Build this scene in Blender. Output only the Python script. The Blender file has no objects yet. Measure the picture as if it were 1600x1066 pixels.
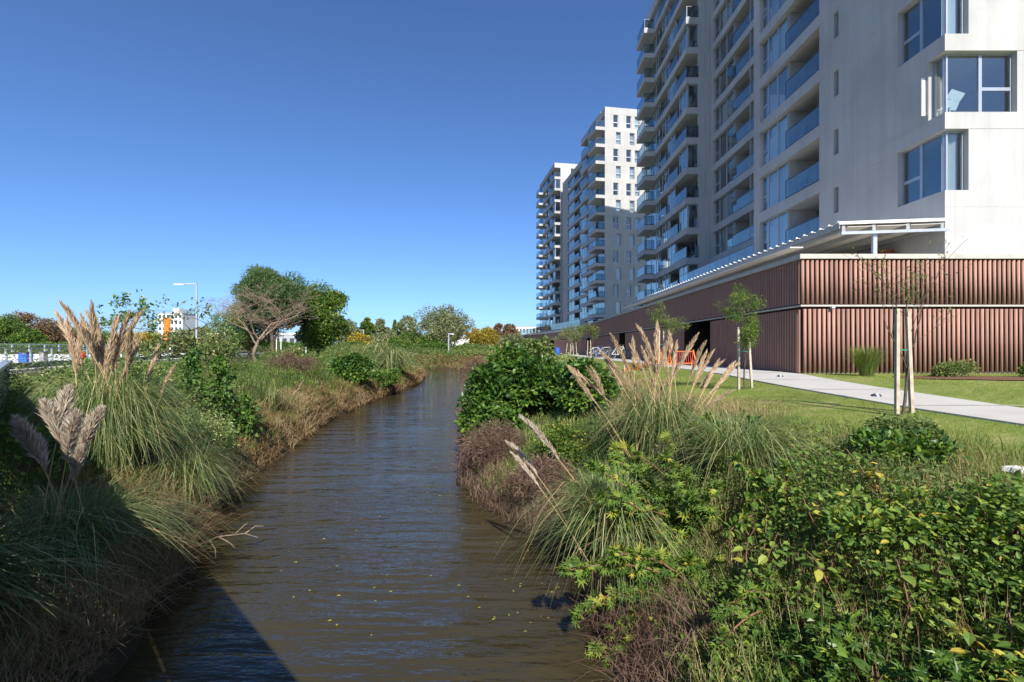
import bpy, math, random
import numpy as np
from mathutils import Vector, Matrix
random.seed(7)
RNG = np.random.default_rng(11)
S = bpy.context.scene
COL = S.collection
# ------------------------------------------------------------------ camera, sky, sun, exposure
ZC = 2.7                                    # eye height above the water (z = 0)
F_PX = 755.0                                # 17 mm lens on a 1600 px wide picture
HX, HY = 800.0, 545.0                       # vanishing point of the canal-side buildings
cam_d = bpy.data.cameras.new('camera'); cam = bpy.data.objects.new('camera', cam_d); COL.objects.link(cam)
cam.location = (0, 0, ZC); cam.rotation_euler = (math.pi/2, 0, 0)
cam_d.sensor_width = 36.0; cam_d.lens = 36.0*F_PX/1600.0
cam_d.shift_y = (HY-533.0)/1600.0
cam_d.clip_start = 0.05; cam_d.clip_end = 6000
S.camera = cam
SUN_AZ, SUN_EL = math.radians(10.0), math.radians(38.0)     # azimuth from -Y towards +X
world = bpy.data.worlds.new('World'); S.world = world; world.use_nodes = True
wn = world.node_tree.nodes; wl = world.node_tree.links
bg = wn['Background']; sky = wn.new('ShaderNodeTexSky'); sky.sky_type = 'NISHITA'; sky.sun_disc = False
sky.sun_elevation = SUN_EL; sky.sun_rotation = math.pi-SUN_AZ
sky.altitude = 0; sky.air_density = 0.75; sky.dust_density = 0.9; sky.ozone_density = 10.0
wl.new(sky.outputs[0], bg.inputs[0]); bg.inputs[1].default_value = 0.124
sd = bpy.data.lights.new('sun', 'SUN'); sd.energy = 5.0; sd.angle = math.radians(0.53); sd.color = (1.0, 0.94, 0.85)
sun = bpy.data.objects.new('sun', sd); COL.objects.link(sun); sun.location = (20, -60, 60)
sdir = Vector((math.sin(SUN_AZ)*math.cos(SUN_EL), -math.cos(SUN_AZ)*math.cos(SUN_EL), math.sin(SUN_EL)))
sun.rotation_euler = sdir.to_track_quat('Z', 'Y').to_euler()
S.view_settings.view_transform = 'Standard'; S.view_settings.look = 'None'
S.view_settings.exposure = 0.6; S.view_settings.gamma = 1.0
S.render.engine = 'CYCLES'
S.cycles.max_bounces = 8; S.cycles.transparent_max_bounces = 24

def ray_z(px, py, z):
    h = ZC-z; Y = F_PX*h/(py-HY); return ((px-HX)/F_PX*Y, Y)
def X_at(px, Y): return (px-HX)/F_PX*Y
def Z_at(py, Y): return ZC-(py-HY)/F_PX*Y

# ------------------------------------------------------------------ materials
MATS = {}
class NT:
    def __init__(s, name):
        m = bpy.data.materials.new(name); m.use_nodes = True; s.m = m
        s.n = m.node_tree.nodes; s.l = m.node_tree.links
        s.b = s.n['Principled BSDF']; s.out = s.n['Material Output']; MATS[name] = m
    def new(s, t, **k):
        n = s.n.new(t)
        for a, v in k.items(): setattr(n, a, v)
        return n
    def link(s, a, b): s.l.new(a, b)
    def pos(s): return s.new('ShaderNodeNewGeometry').outputs['Position']
    def noise(s, scale, detail=4, rough=.55, vec=None, stretch=None):
        n = s.new('ShaderNodeTexNoise'); n.inputs['Scale'].default_value = scale
        n.inputs['Detail'].default_value = detail; n.inputs['Roughness'].default_value = rough
        v = vec or s.pos()
        if stretch:
            mp = s.new('ShaderNodeMapping'); mp.inputs['Scale'].default_value = stretch
            s.link(v, mp.inputs['Vector']); v = mp.outputs[0]
        s.link(v, n.inputs['Vector']); return n.outputs['Fac']
    def ramp(s, fac, stops):
        r = s.new('ShaderNodeValToRGB'); e = r.color_ramp.elements
        while len(e) < len(stops): e.new(.5)
        for i, (p, c) in enumerate(stops):
            e[i].position = p; e[i].color = (*c, 1) if len(c) == 3 else c
        s.link(fac, r.inputs[0]); return r.outputs[0]
    def mix(s, fac, a, b, mode='MIX'):
        n = s.new('ShaderNodeMix', data_type='RGBA', blend_type=mode)
        for sock, v in ((n.inputs[0], fac), (n.inputs[6], a), (n.inputs[7], b)):
            if hasattr(v, 'is_linked'): s.link(v, sock)
            elif isinstance(v, (tuple, list)): sock.default_value = (*v, 1)
            else: sock.default_value = v
        return n.outputs[2]
    def bump(s, h, strength=.3, dist=.02):
        b = s.new('ShaderNodeBump'); b.inputs['Strength'].default_value = strength; b.inputs['Distance'].default_value = dist
        s.link(h, b.inputs['Height']); s.link(b.outputs[0], s.b.inputs['Normal'])
    def base(s, c):
        if hasattr(c, 'is_linked'): s.link(c, s.b.inputs['Base Color'])
        else: s.b.inputs['Base Color'].default_value = (*c, 1)
    def set(s, rough=.7, spec=.3, metal=0):
        s.b.inputs['Roughness'].default_value = rough; s.b.inputs['Specular IOR Level'].default_value = spec
        s.b.inputs['Metallic'].default_value = metal
def plain(name, c, rough=.6, spec=.3, metal=0, var=.15, scale=6):
    t = NT(name); t.set(rough, spec, metal)
    f = t.noise(scale); t.base(t.ramp(f, [(.3, tuple(x*(1-var) for x in c)), (.7, tuple(min(1, x*(1+var)) for x in c))]))
    return t.m
def leafmat(name, stops, rough=.42, spec=.45, trans=.3, tcol=None, gain=1.75):
    stops = [(p, tuple(min(.8, v*gain) for v in c)) for p, c in stops]; rough += .06; spec *= .75
    t = NT(name); t.set(rough, spec)
    a = t.new('ShaderNodeAttribute', attribute_name='tint')
    c = t.ramp(a.outputs['Fac'], stops); t.base(c)
    tr = t.new('ShaderNodeBsdfTranslucent'); mx = t.new('ShaderNodeMixShader'); mx.inputs[0].default_value = trans
    g = t.mix(1.0, c, tcol or (1.25, 1.3, .5), 'MULTIPLY'); t.link(g, tr.inputs['Color'])
    t.link(t.b.outputs[0], mx.inputs[1]); t.link(tr.outputs[0], mx.inputs[2]); t.link(mx.outputs[0], t.out.inputs[0])
    return t.m
def make_materials():
    # cast concrete of the towers: form-tie dots, board streaks and rain staining
    t = NT('concrete'); t.set(.85, .2)
    big = t.noise(.35, 5); st = t.noise(1.2, 4, .6, stretch=(2.2, 2.2, .16)); fine = t.noise(30, 3)
    c = t.ramp(big, [(.25, (.34, .335, .325)), (.55, (.44, .435, .42)), (.85, (.50, .495, .48))])
    c = t.mix(t.ramp(st, [(.33, (.34,)*3), (.58, (0, 0, 0))]), c, (.29, .285, .275))
    c = t.mix(.12, c, t.ramp(fine, [(.3, (.25,)*3), (.7, (.7,)*3)]))
    sp = t.new('ShaderNodeSeparateXYZ'); t.link(t.pos(), sp.inputs[0]); js = []
    for ax in (0, 1):      # shutter-board joints cast into the concrete
        a = t.new('ShaderNodeMath', operation='WRAP'); a.inputs[1].default_value = 0; a.inputs[2].default_value = 1.22; t.link(sp.outputs[ax], a.inputs[0])
        b = t.new('ShaderNodeMath', operation='LESS_THAN'); b.inputs[1].default_value = .012; t.link(a.outputs[0], b.inputs[0]); js.append(b.outputs[0])
    mxj = t.new('ShaderNodeMath', operation='MAXIMUM'); t.link(js[0], mxj.inputs[0]); t.link(js[1], mxj.inputs[1])
    mj = t.new('ShaderNodeMath', operation='MULTIPLY'); mj.inputs[1].default_value = .35; t.link(mxj.outputs[0], mj.inputs[0])
    c = t.mix(mj.outputs[0], c, (.24, .23, .21))
    t.base(c); t.bump(fine, .25, .01)
    t = NT('wall_inside'); t.set(.9, .1); t.base((.30, .29, .27))
    plain('cap_concrete', (.44, .415, .37), .8, .2, var=.12, scale=3)
    # clay cladding tubes
    t = NT('clay'); t.set(.62, .3)
    oi = t.new('ShaderNodeObjectInfo'); n = t.noise(2.0, 5, .6, stretch=(3, 3, .5)); f2 = t.noise(40, 2)
    c = t.ramp(n, [(.3, (.31, .165, .122)), (.7, (.40, .228, .172))])
    hs = t.new('ShaderNodeHueSaturation'); t.link(c, hs.inputs['Color'])
    mr = t.new('ShaderNodeMapRange'); mr.inputs[3].default_value = .74; mr.inputs[4].default_value = 1.18
    t.link(oi.outputs['Random'], mr.inputs[0]); t.link(mr.outputs[0], hs.inputs['Value'])
    t.base(hs.outputs[0]); t.bump(f2, .15, .004)
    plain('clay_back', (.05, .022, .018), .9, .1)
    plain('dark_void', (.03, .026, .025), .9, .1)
    plain('plinth', (.26, .27, .29), .8, .2)
    plain('alu', (.42, .45, .49), .38, .5, .55, var=.06)
    plain('dark_metal', (.055, .065, .08), .42, .5, .3, var=.1)
    plain('steel', (.5, .52, .54), .4, .5, .6, var=.08)
    plain('white_paint', (.78, .78, .76), .5, .4, var=.05)
    plain('canopy_board', (.66, .63, .56), .6, .3, var=.08, scale=2)
    plain('beam_grey', (.30, .31, .31), .5, .4, var=.08)
    plain('maroon', (.20, .05, .03), .7, .2)
    for nm, tint, lo, hi in (('glass', (.80, .86, .87), .06, .50), ('rail_glass', (.62, .72, .76), .05, .42)):
        t = NT(nm); t.n.remove(t.b)
        tr = t.new('ShaderNodeBsdfTransparent'); tr.inputs[0].default_value = (*tint, 1)
        gl = t.new('ShaderNodeBsdfGlossy'); gl.inputs['Roughness'].default_value = .015
        gl.inputs['Color'].default_value = (.90, .90, .86, 1)
        lw = t.new('ShaderNodeLayerWeight'); lw.inputs[0].default_value = .35
        mr = t.new('ShaderNodeMapRange'); mr.inputs[3].default_value = lo; mr.inputs[4].default_value = hi
        t.link(lw.outputs['Facing'], mr.inputs[0])
        mx = t.new('ShaderNodeMixShader'); t.link(mr.outputs[0], mx.inputs[0]); t.link(tr.outputs[0], mx.inputs[1])
        t.link(gl.outputs[0], mx.inputs[2]); t.link(mx.outputs[0], t.out.inputs[0])
    t = NT('curtain'); t.set(.9, .1); oi = t.new('ShaderNodeObjectInfo')
    t.base(t.ramp(oi.outputs['Random'], [(.2, (.78, .78, .76)), (.6, (.50, .47, .43)), (.9, (.66, .69, .72))]))
    # ground: soil, thatch and low green, lawn towards the building
    t = NT('ground'); t.set(.95, .1)
    n1 = t.noise(.9, 6, .65); n2 = t.noise(9, 5, .7); sp = t.new('ShaderNodeSeparateXYZ'); t.link(t.pos(), sp.inputs[0])
    soil = t.ramp(n2, [(.3, (.055, .040, .024)), (.55, (.105, .080, .045)), (.8, (.16, .125, .075))])
    green = t.ramp(n2, [(.25, (.035, .055, .012)), (.6, (.075, .115, .024)), (.85, (.13, .15, .05))])
    c = t.mix(t.ramp(n1, [(.40, (0, 0, 0)), (.60, (1, 1, 1))]), soil, green)
    lawn = t.ramp(t.noise(1.3, 7, .75), [(.30, (.12, .165, .034)), (.5, (.19, .235, .055)), (.62, (.27, .265, .095)), (.75, (.34, .28, .16))])
    ml = t.new('ShaderNodeMapRange'); ml.inputs[1].default_value = 3.4; ml.inputs[2].default_value = 4.6
    t.link(sp.outputs[0], ml.inputs[0]); c = t.mix(ml.outputs[0], c, lawn)
    mz = t.new('ShaderNodeMapRange'); mz.inputs[1].default_value = .05; mz.inputs[2].default_value = .5
    t.link(sp.outputs[2], mz.inputs[0]); c = t.mix(mz.outputs[0], (.05, .035, .022), c)
    t.base(c); t.bump(n2, .8, .05)
    # canal water: silty brown, wind ripples
    t = NT('water'); t.b.inputs['IOR'].default_value = 1.42; t.set(.02, .5)
    t.base(t.ramp(t.noise(.25, 3), [(.3, (.038, .031, .014)), (.7, (.050, .041, .019))]))
    mp = t.new('ShaderNodeMapping'); mp.inputs['Rotation'].default_value = (0, 0, math.radians(-13)); mp.inputs['Scale'].default_value = (.11, 1, 1)
    t.link(t.pos(), mp.inputs[0])
    a = t.noise(3.0, 2, .5, vec=mp.outputs[0]); mp2 = t.new('ShaderNodeMapping'); mp2.inputs['Rotation'].default_value = (0, 0, math.radians(9)); mp2.inputs['Scale'].default_value = (.35, 1, 1)
    t.link(t.pos(), mp2.inputs[0]); b = t.noise(9.0, 3, .55, vec=mp2.outputs[0])
    m = t.new('ShaderNodeMath', operation='MULTIPLY_ADD'); m.inputs[1].default_value = .35; t.link(b, m.inputs[0]); t.link(a, m.inputs[2])
    cal = t.new('ShaderNodeMapRange'); cal.inputs[1].default_value = .35; cal.inputs[2].default_value = .65; cal.inputs[3].default_value = .6; cal.inputs[4].default_value = 1.2
    t.link(t.noise(.45, 3), cal.inputs[0]); mm = t.new('ShaderNodeMath', operation='MULTIPLY'); t.link(m.outputs[0], mm.inputs[0]); t.link(cal.outputs[0], mm.inputs[1])
    t.bump(mm.outputs[0], .9, .095)
    # paving
    t = NT('path_concrete'); t.set(.9, .15); n = t.noise(1.6, 6, .65); f = t.noise(50, 3)
    c = t.ramp(n, [(.3, (.40, .375, .33)), (.7, (.50, .475, .42))]); c = t.mix(.18, c, t.ramp(f, [(.3, (.3,)*3), (.7, (.75,)*3)]))
    t.base(c); t.bump(f, .25, .01)
    plain('asphalt', (.16, .155, .15), .9, .15, var=.2, scale=9)
    plain('kerb', (.60, .58, .53), .85, .2, var=.12, scale=4)
    plain('low_wall', (.27, .265, .25), .9, .15, var=.25, scale=2)
    plain('pale_paving', (.74, .72, .68), .9, .1, var=.08)
    plain('mulch', (.15, .085, .05), .95, .1, var=.45, scale=24)
    # plants
    leafmat('pampas_leaf', [(0, (.050, .076, .026)), (.45, (.095, .130, .046)), (.72, (.16, .18, .075)), (.86, (.30, .26, .12)), (1, (.36, .28, .14))], .45, .4, .25)
    leafmat('dry_grass', [(0, (.13, .080, .040)), (.5, (.30, .205, .105)), (1, (.46, .35, .20))], .7, .2, .25, (1.1, 1, .8), gain=1.15)
    leafmat('brown_brush', [(0, (.075, .042, .032)), (.5, (.165, .105, .078)), (1, (.27, .19, .14))], .8, .15, .15, (1.1, 1, .8), gain=1.15)
    leafmat('rough_grass', [(0, (.040, .070, .014)), (.45, (.088, .130, .028)), (.72, (.16, .17, .055)), (1, (.36, .28, .14))], .55, .3, .3)
    leafmat('lawn_grass', [(0, (.085, .125, .020)), (.6, (.15, .19, .036)), (.85, (.23, .22, .075)), (1, (.32, .26, .13))], .5, .3, .35)
    leafmat('broad_leaf', [(0, (.018, .048, .010)), (.5, (.045, .095, .016)), (.85, (.085, .150, .022)), (1, (.20, .26, .03))], .33, .5, .28, gain=1.45)
    leafmat('mulberry_leaf', [(0, (.036, .070, .014)), (.5, (.082, .135, .024)), (.80, (.165, .205, .035)), (.92, (.30, .25, .04)), (1, (.36, .25, .05))], .46, .35, .34)
    leafmat('scrub_leaf', [(0, (.040, .062, .018)), (.5, (.082, .115, .034)), (.85, (.14, .165, .055)), (1, (.26, .20, .09))], .5, .3, .3)
    leafmat('pale_bush_leaf', [(0, (.050, .080, .022)), (.6, (.125, .165, .050)), (.85, (.22, .25, .10)), (1, (.50, .47, .26))], .5, .3, .3)
    leafmat('tree_green', [(0, (.030, .062, .014)), (.6, (.068, .120, .022)), (.9, (.12, .165, .03)), (1, (.28, .25, .04))], .45, .35, .35)
    leafmat('tree_feather', [(0, (.040, .075, .030)), (.6, (.070, .115, .045)), (1, (.12, .16, .06))], .5, .3, .35)
    leafmat('tree_grey', [(0, (.075, .092, .046)), (.6, (.135, .155, .078)), (1, (.23, .22, .11))], .5, .3, .3)
    leafmat('tree_yellow', [(0, (.12, .11, .022)), (.6, (.25, .20, .035)), (1, (.38, .27, .045))], .5, .3, .35)
    leafmat('tree_brown', [(0, (.075, .052, .032)), (.6, (.15, .098, .058)), (1, (.20, .155, .085))], .6, .2, .3)
    leafmat('plume', [(0, (.30, .21, .13)), (.5, (.50, .37, .235)), (1, (.66, .54, .39))], .8, .15, .4, (1, .95, .85), gain=1.25)
    leafmat('plume_grey', [(0, (.34, .27, .20)), (.5, (.54, .45, .36)), (1, (.70, .62, .52))], .8, .15, .4, (1, .95, .9), gain=1.25)
    leafmat('straw', [(0, (.30, .20, .10)), (.6, (.46, .34, .17)), (1, (.40, .36, .14))], .6, .3, .1, gain=1.15)
    plain('bark', (.11, .085, .062), .9, .15, var=.35, scale=14)
    plain('bark_pale', (.27, .205, .15), .9, .15, var=.25, scale=14)
    plain('bark_twig', (.20, .105, .07), .8, .2, var=.2, scale=14)
    plain('stake_wood', (.44, .37, .28), .8, .2, var=.22, scale=9)
    plain('green_tie', (.02, .20, .12), .5, .4)
    plain('white_wall', (.76, .75, .72), .85, .2, var=.06, scale=1)
    plain('roof_grey', (.36, .37, .39), .6, .3, var=.08, scale=1)
    plain('orange', (.75, .20, .025), .6, .3); plain('red', (.62, .045, .03), .5, .4); plain('blue', (.03, .12, .45), .5, .4)
    plain('brick_red', (.40, .17, .11), .8, .2); plain('rubber', (.02, .02, .022), .6, .3); plain('skin', (.45, .27, .19), .6, .3)
    plain('cloth_white', (.75, .75, .75), .9, .1); plain('cloth_dark', (.035, .035, .06), .9, .1); plain('hair', (.02, .015, .012), .6, .3)
    plain('car_white', (.72, .72, .72), .3, .5); plain('car_dark', (.05, .06, .08), .3, .5)
make_materials()

# ------------------------------------------------------------------ mesh helpers
def mesh_np(name, V, F, mats, mi=None, tint=None, smooth=False):
    """V (n,3), F (m,k) one polygon size; mats list of names"""
    V = np.asarray(V, np.float32); F = np.asarray(F, np.int32); m, k = F.shape
    me = bpy.data.meshes.new(name)
    me.vertices.add(len(V)); me.vertices.foreach_set('co', V.ravel())
    me.loops.add(m*k); me.loops.foreach_set('vertex_index', F.ravel())
    me.polygons.add(m); me.polygons.foreach_set('loop_start', np.arange(0, m*k, k, dtype=np.int32))
    for n in ([mats] if isinstance(mats, str) else mats): me.materials.append(MATS[n])
    if mi is not None: me.polygons.foreach_set('material_index', np.asarray(mi, np.int32))
    me.polygons.foreach_set('use_smooth', np.full(m, bool(smooth)))
    me.update(calc_edges=True)
    if tint is not None:
        a = me.attributes.new('tint', 'FLOAT', 'POINT'); a.data.foreach_set('value', np.asarray(tint, np.float32))
    return me
def obj(name, me, parent=None, loc=(0, 0, 0), rot=(0, 0, 0), scale=None):
    o = bpy.data.objects.new(name, me); COL.objects.link(o); o.location = loc; o.rotation_euler = rot
    if scale is not None: o.scale = scale
    if parent: o.parent = parent
    return o
def tag(o, label, cat, group=None):
    o['label'] = label; o['category'] = cat
    if group: o['group'] = group
    return o
def thing(name, label, cat, loc=(0, 0, 0), rz=0, group=None):
    return tag(obj(name, None, None, loc, (0, 0, rz)), label, cat, group)
def struct(name, me, loc=(0, 0, 0)):
    o = obj(name, me, None, loc); o['kind'] = 'structure'; return o
def stuff(o): o['kind'] = 'stuff'; return o
BOXF = np.array([[0, 3, 2, 1], [4, 5, 6, 7], [0, 1, 5, 4], [1, 2, 6, 5], [2, 3, 7, 6], [3, 0, 4, 7]])
class MB:
    def __init__(s): s.V = []; s.F = []; s.n = 0
    def box(s, x0, x1, y0, y1, z0, z1):
        s.V.append(np.array([[x0, y0, z0], [x1, y0, z0], [x1, y1, z0], [x0, y1, z0], [x0, y0, z1], [x1, y0, z1], [x1, y1, z1], [x0, y1, z1]], float))
        s.F.append(BOXF+s.n); s.n += 8; return s
    def bar(s, a, b, w, h=None, up=(0, 0, 1)):
        a = Vector(a); b = Vector(b); d = (b-a).normalized(); u = Vector(up)
        if abs(d.dot(u)) > .98: u = Vector((1, 0, 0))
        r = d.cross(u).normalized(); u = r.cross(d); h = h or w
        q = [a-r*w/2-u*h/2, a+r*w/2-u*h/2, a+r*w/2+u*h/2, a-r*w/2+u*h/2]
        q += [v+(b-a) for v in q]
        s.V.append(np.array([list(v) for v in q])); s.F.append(BOXF[:, ::-1]+s.n); s.n += 8; return s
    def quads(s, V, F): s.V.append(np.asarray(V, float)); s.F.append(np.asarray(F)+s.n); s.n += len(V); return s
    def tube(s, pts, rad, sides=6):
        pts = np.asarray(pts, float); n = len(pts); rad = np.broadcast_to(rad, (n,))
        t = np.gradient(pts, axis=0); t /= np.linalg.norm(t, axis=1)[:, None]+1e-9
        ref = np.array([0, 0, 1.]) if abs(t[0, 2]) < .9 else np.array([1., 0, 0])
        u = np.cross(t, ref); u /= np.linalg.norm(u, axis=1)[:, None]+1e-9; w = np.cross(t, u)
        a = np.linspace(0, 2*math.pi, sides, endpoint=False)
        ring = pts[:, None]+rad[:, None, None]*(u[:, None]*np.cos(a)[None, :, None]+w[:, None]*np.sin(a)[None, :, None])
        i = np.arange(n-1)[:, None]*sides; j = np.arange(sides)[None]; k = (j+1) % sides
        F = np.stack([i+j, i+k, i+sides+k, i+sides+j], -1).reshape(-1, 4)
        return s.quads(ring.reshape(-1, 3), F)
    def mesh(s, name, mats, smooth=False, tint=None):
        return mesh_np(name, np.concatenate(s.V), np.concatenate(s.F), mats, smooth=smooth, tint=tint)
    def build(s, name, mats, parent=None, loc=(0, 0, 0), rot=(0, 0, 0), smooth=False): return obj(name, s.mesh(name, mats, smooth), parent, loc, rot)
def norm(v): return v/(np.linalg.norm(v, axis=-1, keepdims=True)+1e-9)
# leaf templates, pointing along +x, one unit long
T_DIA = (np.array([[0, 0, 0], [.5, .27, .09], [1, 0, -.06], [.5, -.27, .09]]), np.array([[0, 2, 1], [0, 3, 2]]))
T_OVAL = (np.array([[0, 0, 0], [.22, .30, .07], [.62, .27, .05], [1, 0, -.10], [.62, -.27, .05], [.22, -.30, .07], [.45, 0, -.02]]),
          np.array([[0, 6, 1], [1, 6, 2], [2, 6, 3], [3, 6, 4], [4, 6, 5], [5, 6, 0]]))
T_NARROW = (np.array([[0, 0, 0], [.45, .12, .05], [1, 0, -.14], [.45, -.12, .05]]), np.array([[0, 2, 1], [0, 3, 2]]))
def lobed():
    V = [[.28, 0, 0]]; n = 7
    for i in range(n):
        a = -2.2+4.4*i/(n-1); r = .72-.25*abs(a)/2.2
        V.append([.28+r*math.cos(a), r*math.sin(a), -.10*r])
        if i < n-1:
            b = a+4.4/(n-1)/2; V.append([.28+.24*math.cos(b), .24*math.sin(b), .05])
    m = len(V); return np.array(V), np.array([[0, i, i+1] for i in range(1, m-1)]+[[0, m-1, 1]])
T_LOBED = lobed()
def scatter(T, P, D, size, tint, up=None, flat=.5):
    """leaf mesh arrays from template T at P, pointing along D"""
    V0, F0 = T; n = len(P); D = norm(D)
    if up is None:
        up = RNG.normal(size=(n, 3)); up[:, 2] += flat*3
    sdv = norm(np.cross(up, D)); nn = np.cross(D, sdv); size = np.broadcast_to(size, (n,))
    V = P[:, None]+size[:, None, None]*(V0[None, :, 0:1]*D[:, None]+V0[None, :, 1:2]*sdv[:, None]+V0[None, :, 2:3]*nn[:, None])
    F = F0[None]+(np.arange(n)*len(V0))[:, None, None]
    return V.reshape(-1, 3), F.reshape(-1, 3), np.repeat(tint, len(V0))
def leaves(name, T, P, D, size, tint, mat, parent=None, **k):
    V, F, t = scatter(T, P, D, size, tint, **k)
    return stuff(obj(name, mesh_np(name, V, F, mat, tint=t), parent))
def blade_arrays(B, ang, h, reach, width, tint, segs=3, droop=.0, hp=1.0):
    """curved grass blades: base B, azimuth ang, height h, horizontal reach, drooping tips"""
    n = len(B); t = np.linspace(0, 1, segs+1)
    d = np.stack([np.cos(ang), np.sin(ang), np.zeros(n)], 1); sdv = np.stack([-np.sin(ang), np.cos(ang), np.zeros(n)], 1)
    h, reach, width, droop = [np.broadcast_to(x, (n,)) for x in (h, reach, width, droop)]
    zz = h[:, None]*(t[None]**hp*(1+droop[:, None])-droop[:, None]*2*t[None]**2.6)
    rr = reach[:, None]*t[None]**1.5
    C = B[:, None]+d[:, None]*rr[:, :, None]; C[:, :, 2] += zz
    w = width[:, None]*(np.sin(np.pi*(t*.80+.20))[None]*.8+.12)*.5
    V = np.stack([C-sdv[:, None]*w[:, :, None], C+sdv[:, None]*w[:, :, None]], 2).reshape(n, -1, 3)
    f = np.array([[2*i, 2*i+1, 2*i+3, 2*i+2] for i in range(segs)])
    F = f[None]+(np.arange(n)*2*(segs+1))[:, None, None]
    return V.reshape(-1, 3), F.reshape(-1, 4), np.repeat(tint, 2*(segs+1))
def blades(name, mat, parent=None, **k):
    V, F, t = blade_arrays(**k); return stuff(obj(name, mesh_np(name, V, F, mat, tint=t), parent))
def U(a, b, n=None): return RNG.uniform(a, b, n)
def vnoise(x, y, s, seed=0):
    """smooth value noise, vectorised"""
    x = np.asarray(x, float)*s+seed*17.3; y = np.asarray(y, float)*s+seed*9.1
    xi = np.floor(x); yi = np.floor(y); fx = x-xi; fy = y-yi; fx = fx*fx*(3-2*fx); fy = fy*fy*(3-2*fy)
    def hsh(a, b): v = np.sin(a*127.1+b*311.7+seed*7.7)*43758.5453; return v-np.floor(v)
    return (hsh(xi, yi)*(1-fx)+hsh(xi+1, yi)*fx)*(1-fy)+(hsh(xi, yi+1)*(1-fx)+hsh(xi+1, yi+1)*fx)*fy

# ------------------------------------------------------------------ terrain and water
LEFT = [(-2.9, -14), (-3.0, 0), (-3.36, 3.9), (-4.0, 5.9), (-4.85, 8.0), (-5.5, 10.45), (-6.1, 14), (-6.9, 18.5), (-7.1, 25.5), (-7.1, 37), (-8.6, 48), (-12, 55), (-30, 60), (-75, 64)]
RIGHT = [(-75, 72), (-30, 69), (-12, 67), (-6.5, 65), (-4.4, 61), (-4.3, 55), (-3.2, 37), (-2.2, 19.4), (-1.5, 14), (-1.2, 10.5), (-.8, 8.5), (0.05, 7.3), (.6, 6.3), (.85, 5.7), (.8, 4.5), (1.0, 2.5), (1.2, 0), (1.3, -14)]
POLY = np.array(LEFT+RIGHT, float)
def shore_sd(x, y):
    x = np.asarray(x, float); y = np.asarray(y, float); sh = x.shape; p = np.stack([x.ravel(), y.ravel()], 1)
    best = np.full(len(p), 1e9); inside = np.zeros(len(p), bool); n = len(POLY)
    for i in range(n):
        a = POLY[i]; b = POLY[(i+1) % n]; ab = b-a
        t = np.clip(((p-a)@ab)/(ab@ab), 0, 1); best = np.minimum(best, np.linalg.norm(p-(a+t[:, None]*ab), axis=1))
        c = ((a[1] > p[:, 1]) != (b[1] > p[:, 1])) & (p[:, 0] < (b[0]-a[0])*(p[:, 1]-a[1])/(b[1]-a[1]+1e-12)+a[0])
        inside ^= c
    return np.where(inside, -best, best).reshape(sh)
CY = [-14, 0, 6, 10, 18, 37, 55, 66, 400]; CX = [-.8, -.9, -1.7, -3.3, -4.4, -5.2, -7, -9, -9]
def ground(x, y):
    x = np.asarray(x, float); y = np.asarray(y, float)
    d = shore_sd(x, y)+(vnoise(x, y, 1.1, 3)-.5)*.35
    right = x > np.interp(y, CY, CX)
    zp = 1.80+np.clip((y-7)/7, 0, 1)*.17                         # footpath climbs a little to the pavilion corner
    zr = np.where(x > 5.6, 1.75+(zp-1.75)*np.clip((x-5.6)/.4, 0, 1)+(1.98-zp)*np.clip((x-7.95)/.6, 0, 1), 1.75+np.clip((x-5.6)*.12, -.6, 0))
    zl = 1.6+np.clip((y-22)/50, 0, 1)*.27
    far = np.clip((y-60)/6, 0, 1)
    zt = np.where(right, zr*(1-far)+1.7*far, zl)
    w = np.where(right, 2.3, 2.4)
    s = np.clip(d/w, 0, 1); prof = .30*np.clip(d/.35, 0, 1)+.70*s*s*(3-2*s)
    bumpy = (vnoise(x, y, .8, 5)-.5)*.22+(vnoise(x, y, 2.3, 6)-.5)*.10
    onbank = np.clip(d/.8, 0, 1)*np.where(right, np.clip((4.8-x)/1.2, 0, 1), np.clip((9-d)/5, 0, 1))
    z = np.where(d > 0, zt*prof+bumpy*onbank, np.maximum(-.9, d*.9)-.02)
    return z
def gz(x, y): return float(ground(np.array([x]), np.array([y]))[0])
def terrain():
    def axis(a, b, fine, lo, hi, cap, near):
        c = list(np.arange(a, b, fine)); s = fine; v = b
        while v < hi: c.append(v); s = min(s*1.22, cap) if abs(v) < near else s*1.22; v += s
        s = fine; v = a-fine
        pre = []
        while v > lo: pre.append(v); s = min(s*1.22, cap) if abs(v) < near else s*1.22; v -= s
        return np.array(pre[::-1]+c)
    xs = axis(-9, 9, .16, -1500, 1500, .8, 42); ys = axis(1.0, 26, .18, -120, 3000, .5, 76)
    Xg, Yg = np.meshgrid(xs, ys); Zg = ground(Xg, Yg); ny, nx = Xg.shape
    V = np.stack([Xg, Yg, Zg], -1).reshape(-1, 3); i = np.arange(ny-1)[:, None]*nx+np.arange(nx-1)[None]
    F = np.stack([i, i+1, i+nx+1, i+nx], -1).reshape(-1, 4)
    struct('ground', mesh_np('ground', V, F, 'ground', smooth=True))
    xs = np.linspace(-90, 10, 3); ys = np.array([-14.5, 30, 80])
    Xg, Yg = np.meshgrid(xs, ys); i = np.arange(2)[:, None]*3+np.arange(2)[None]
    struct('water', mesh_np('water', np.stack([Xg, Yg, Xg*0], -1).reshape(-1, 3), np.stack([i, i+1, i+4, i+3], -1).reshape(-1, 4), 'water'))
terrain()
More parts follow.
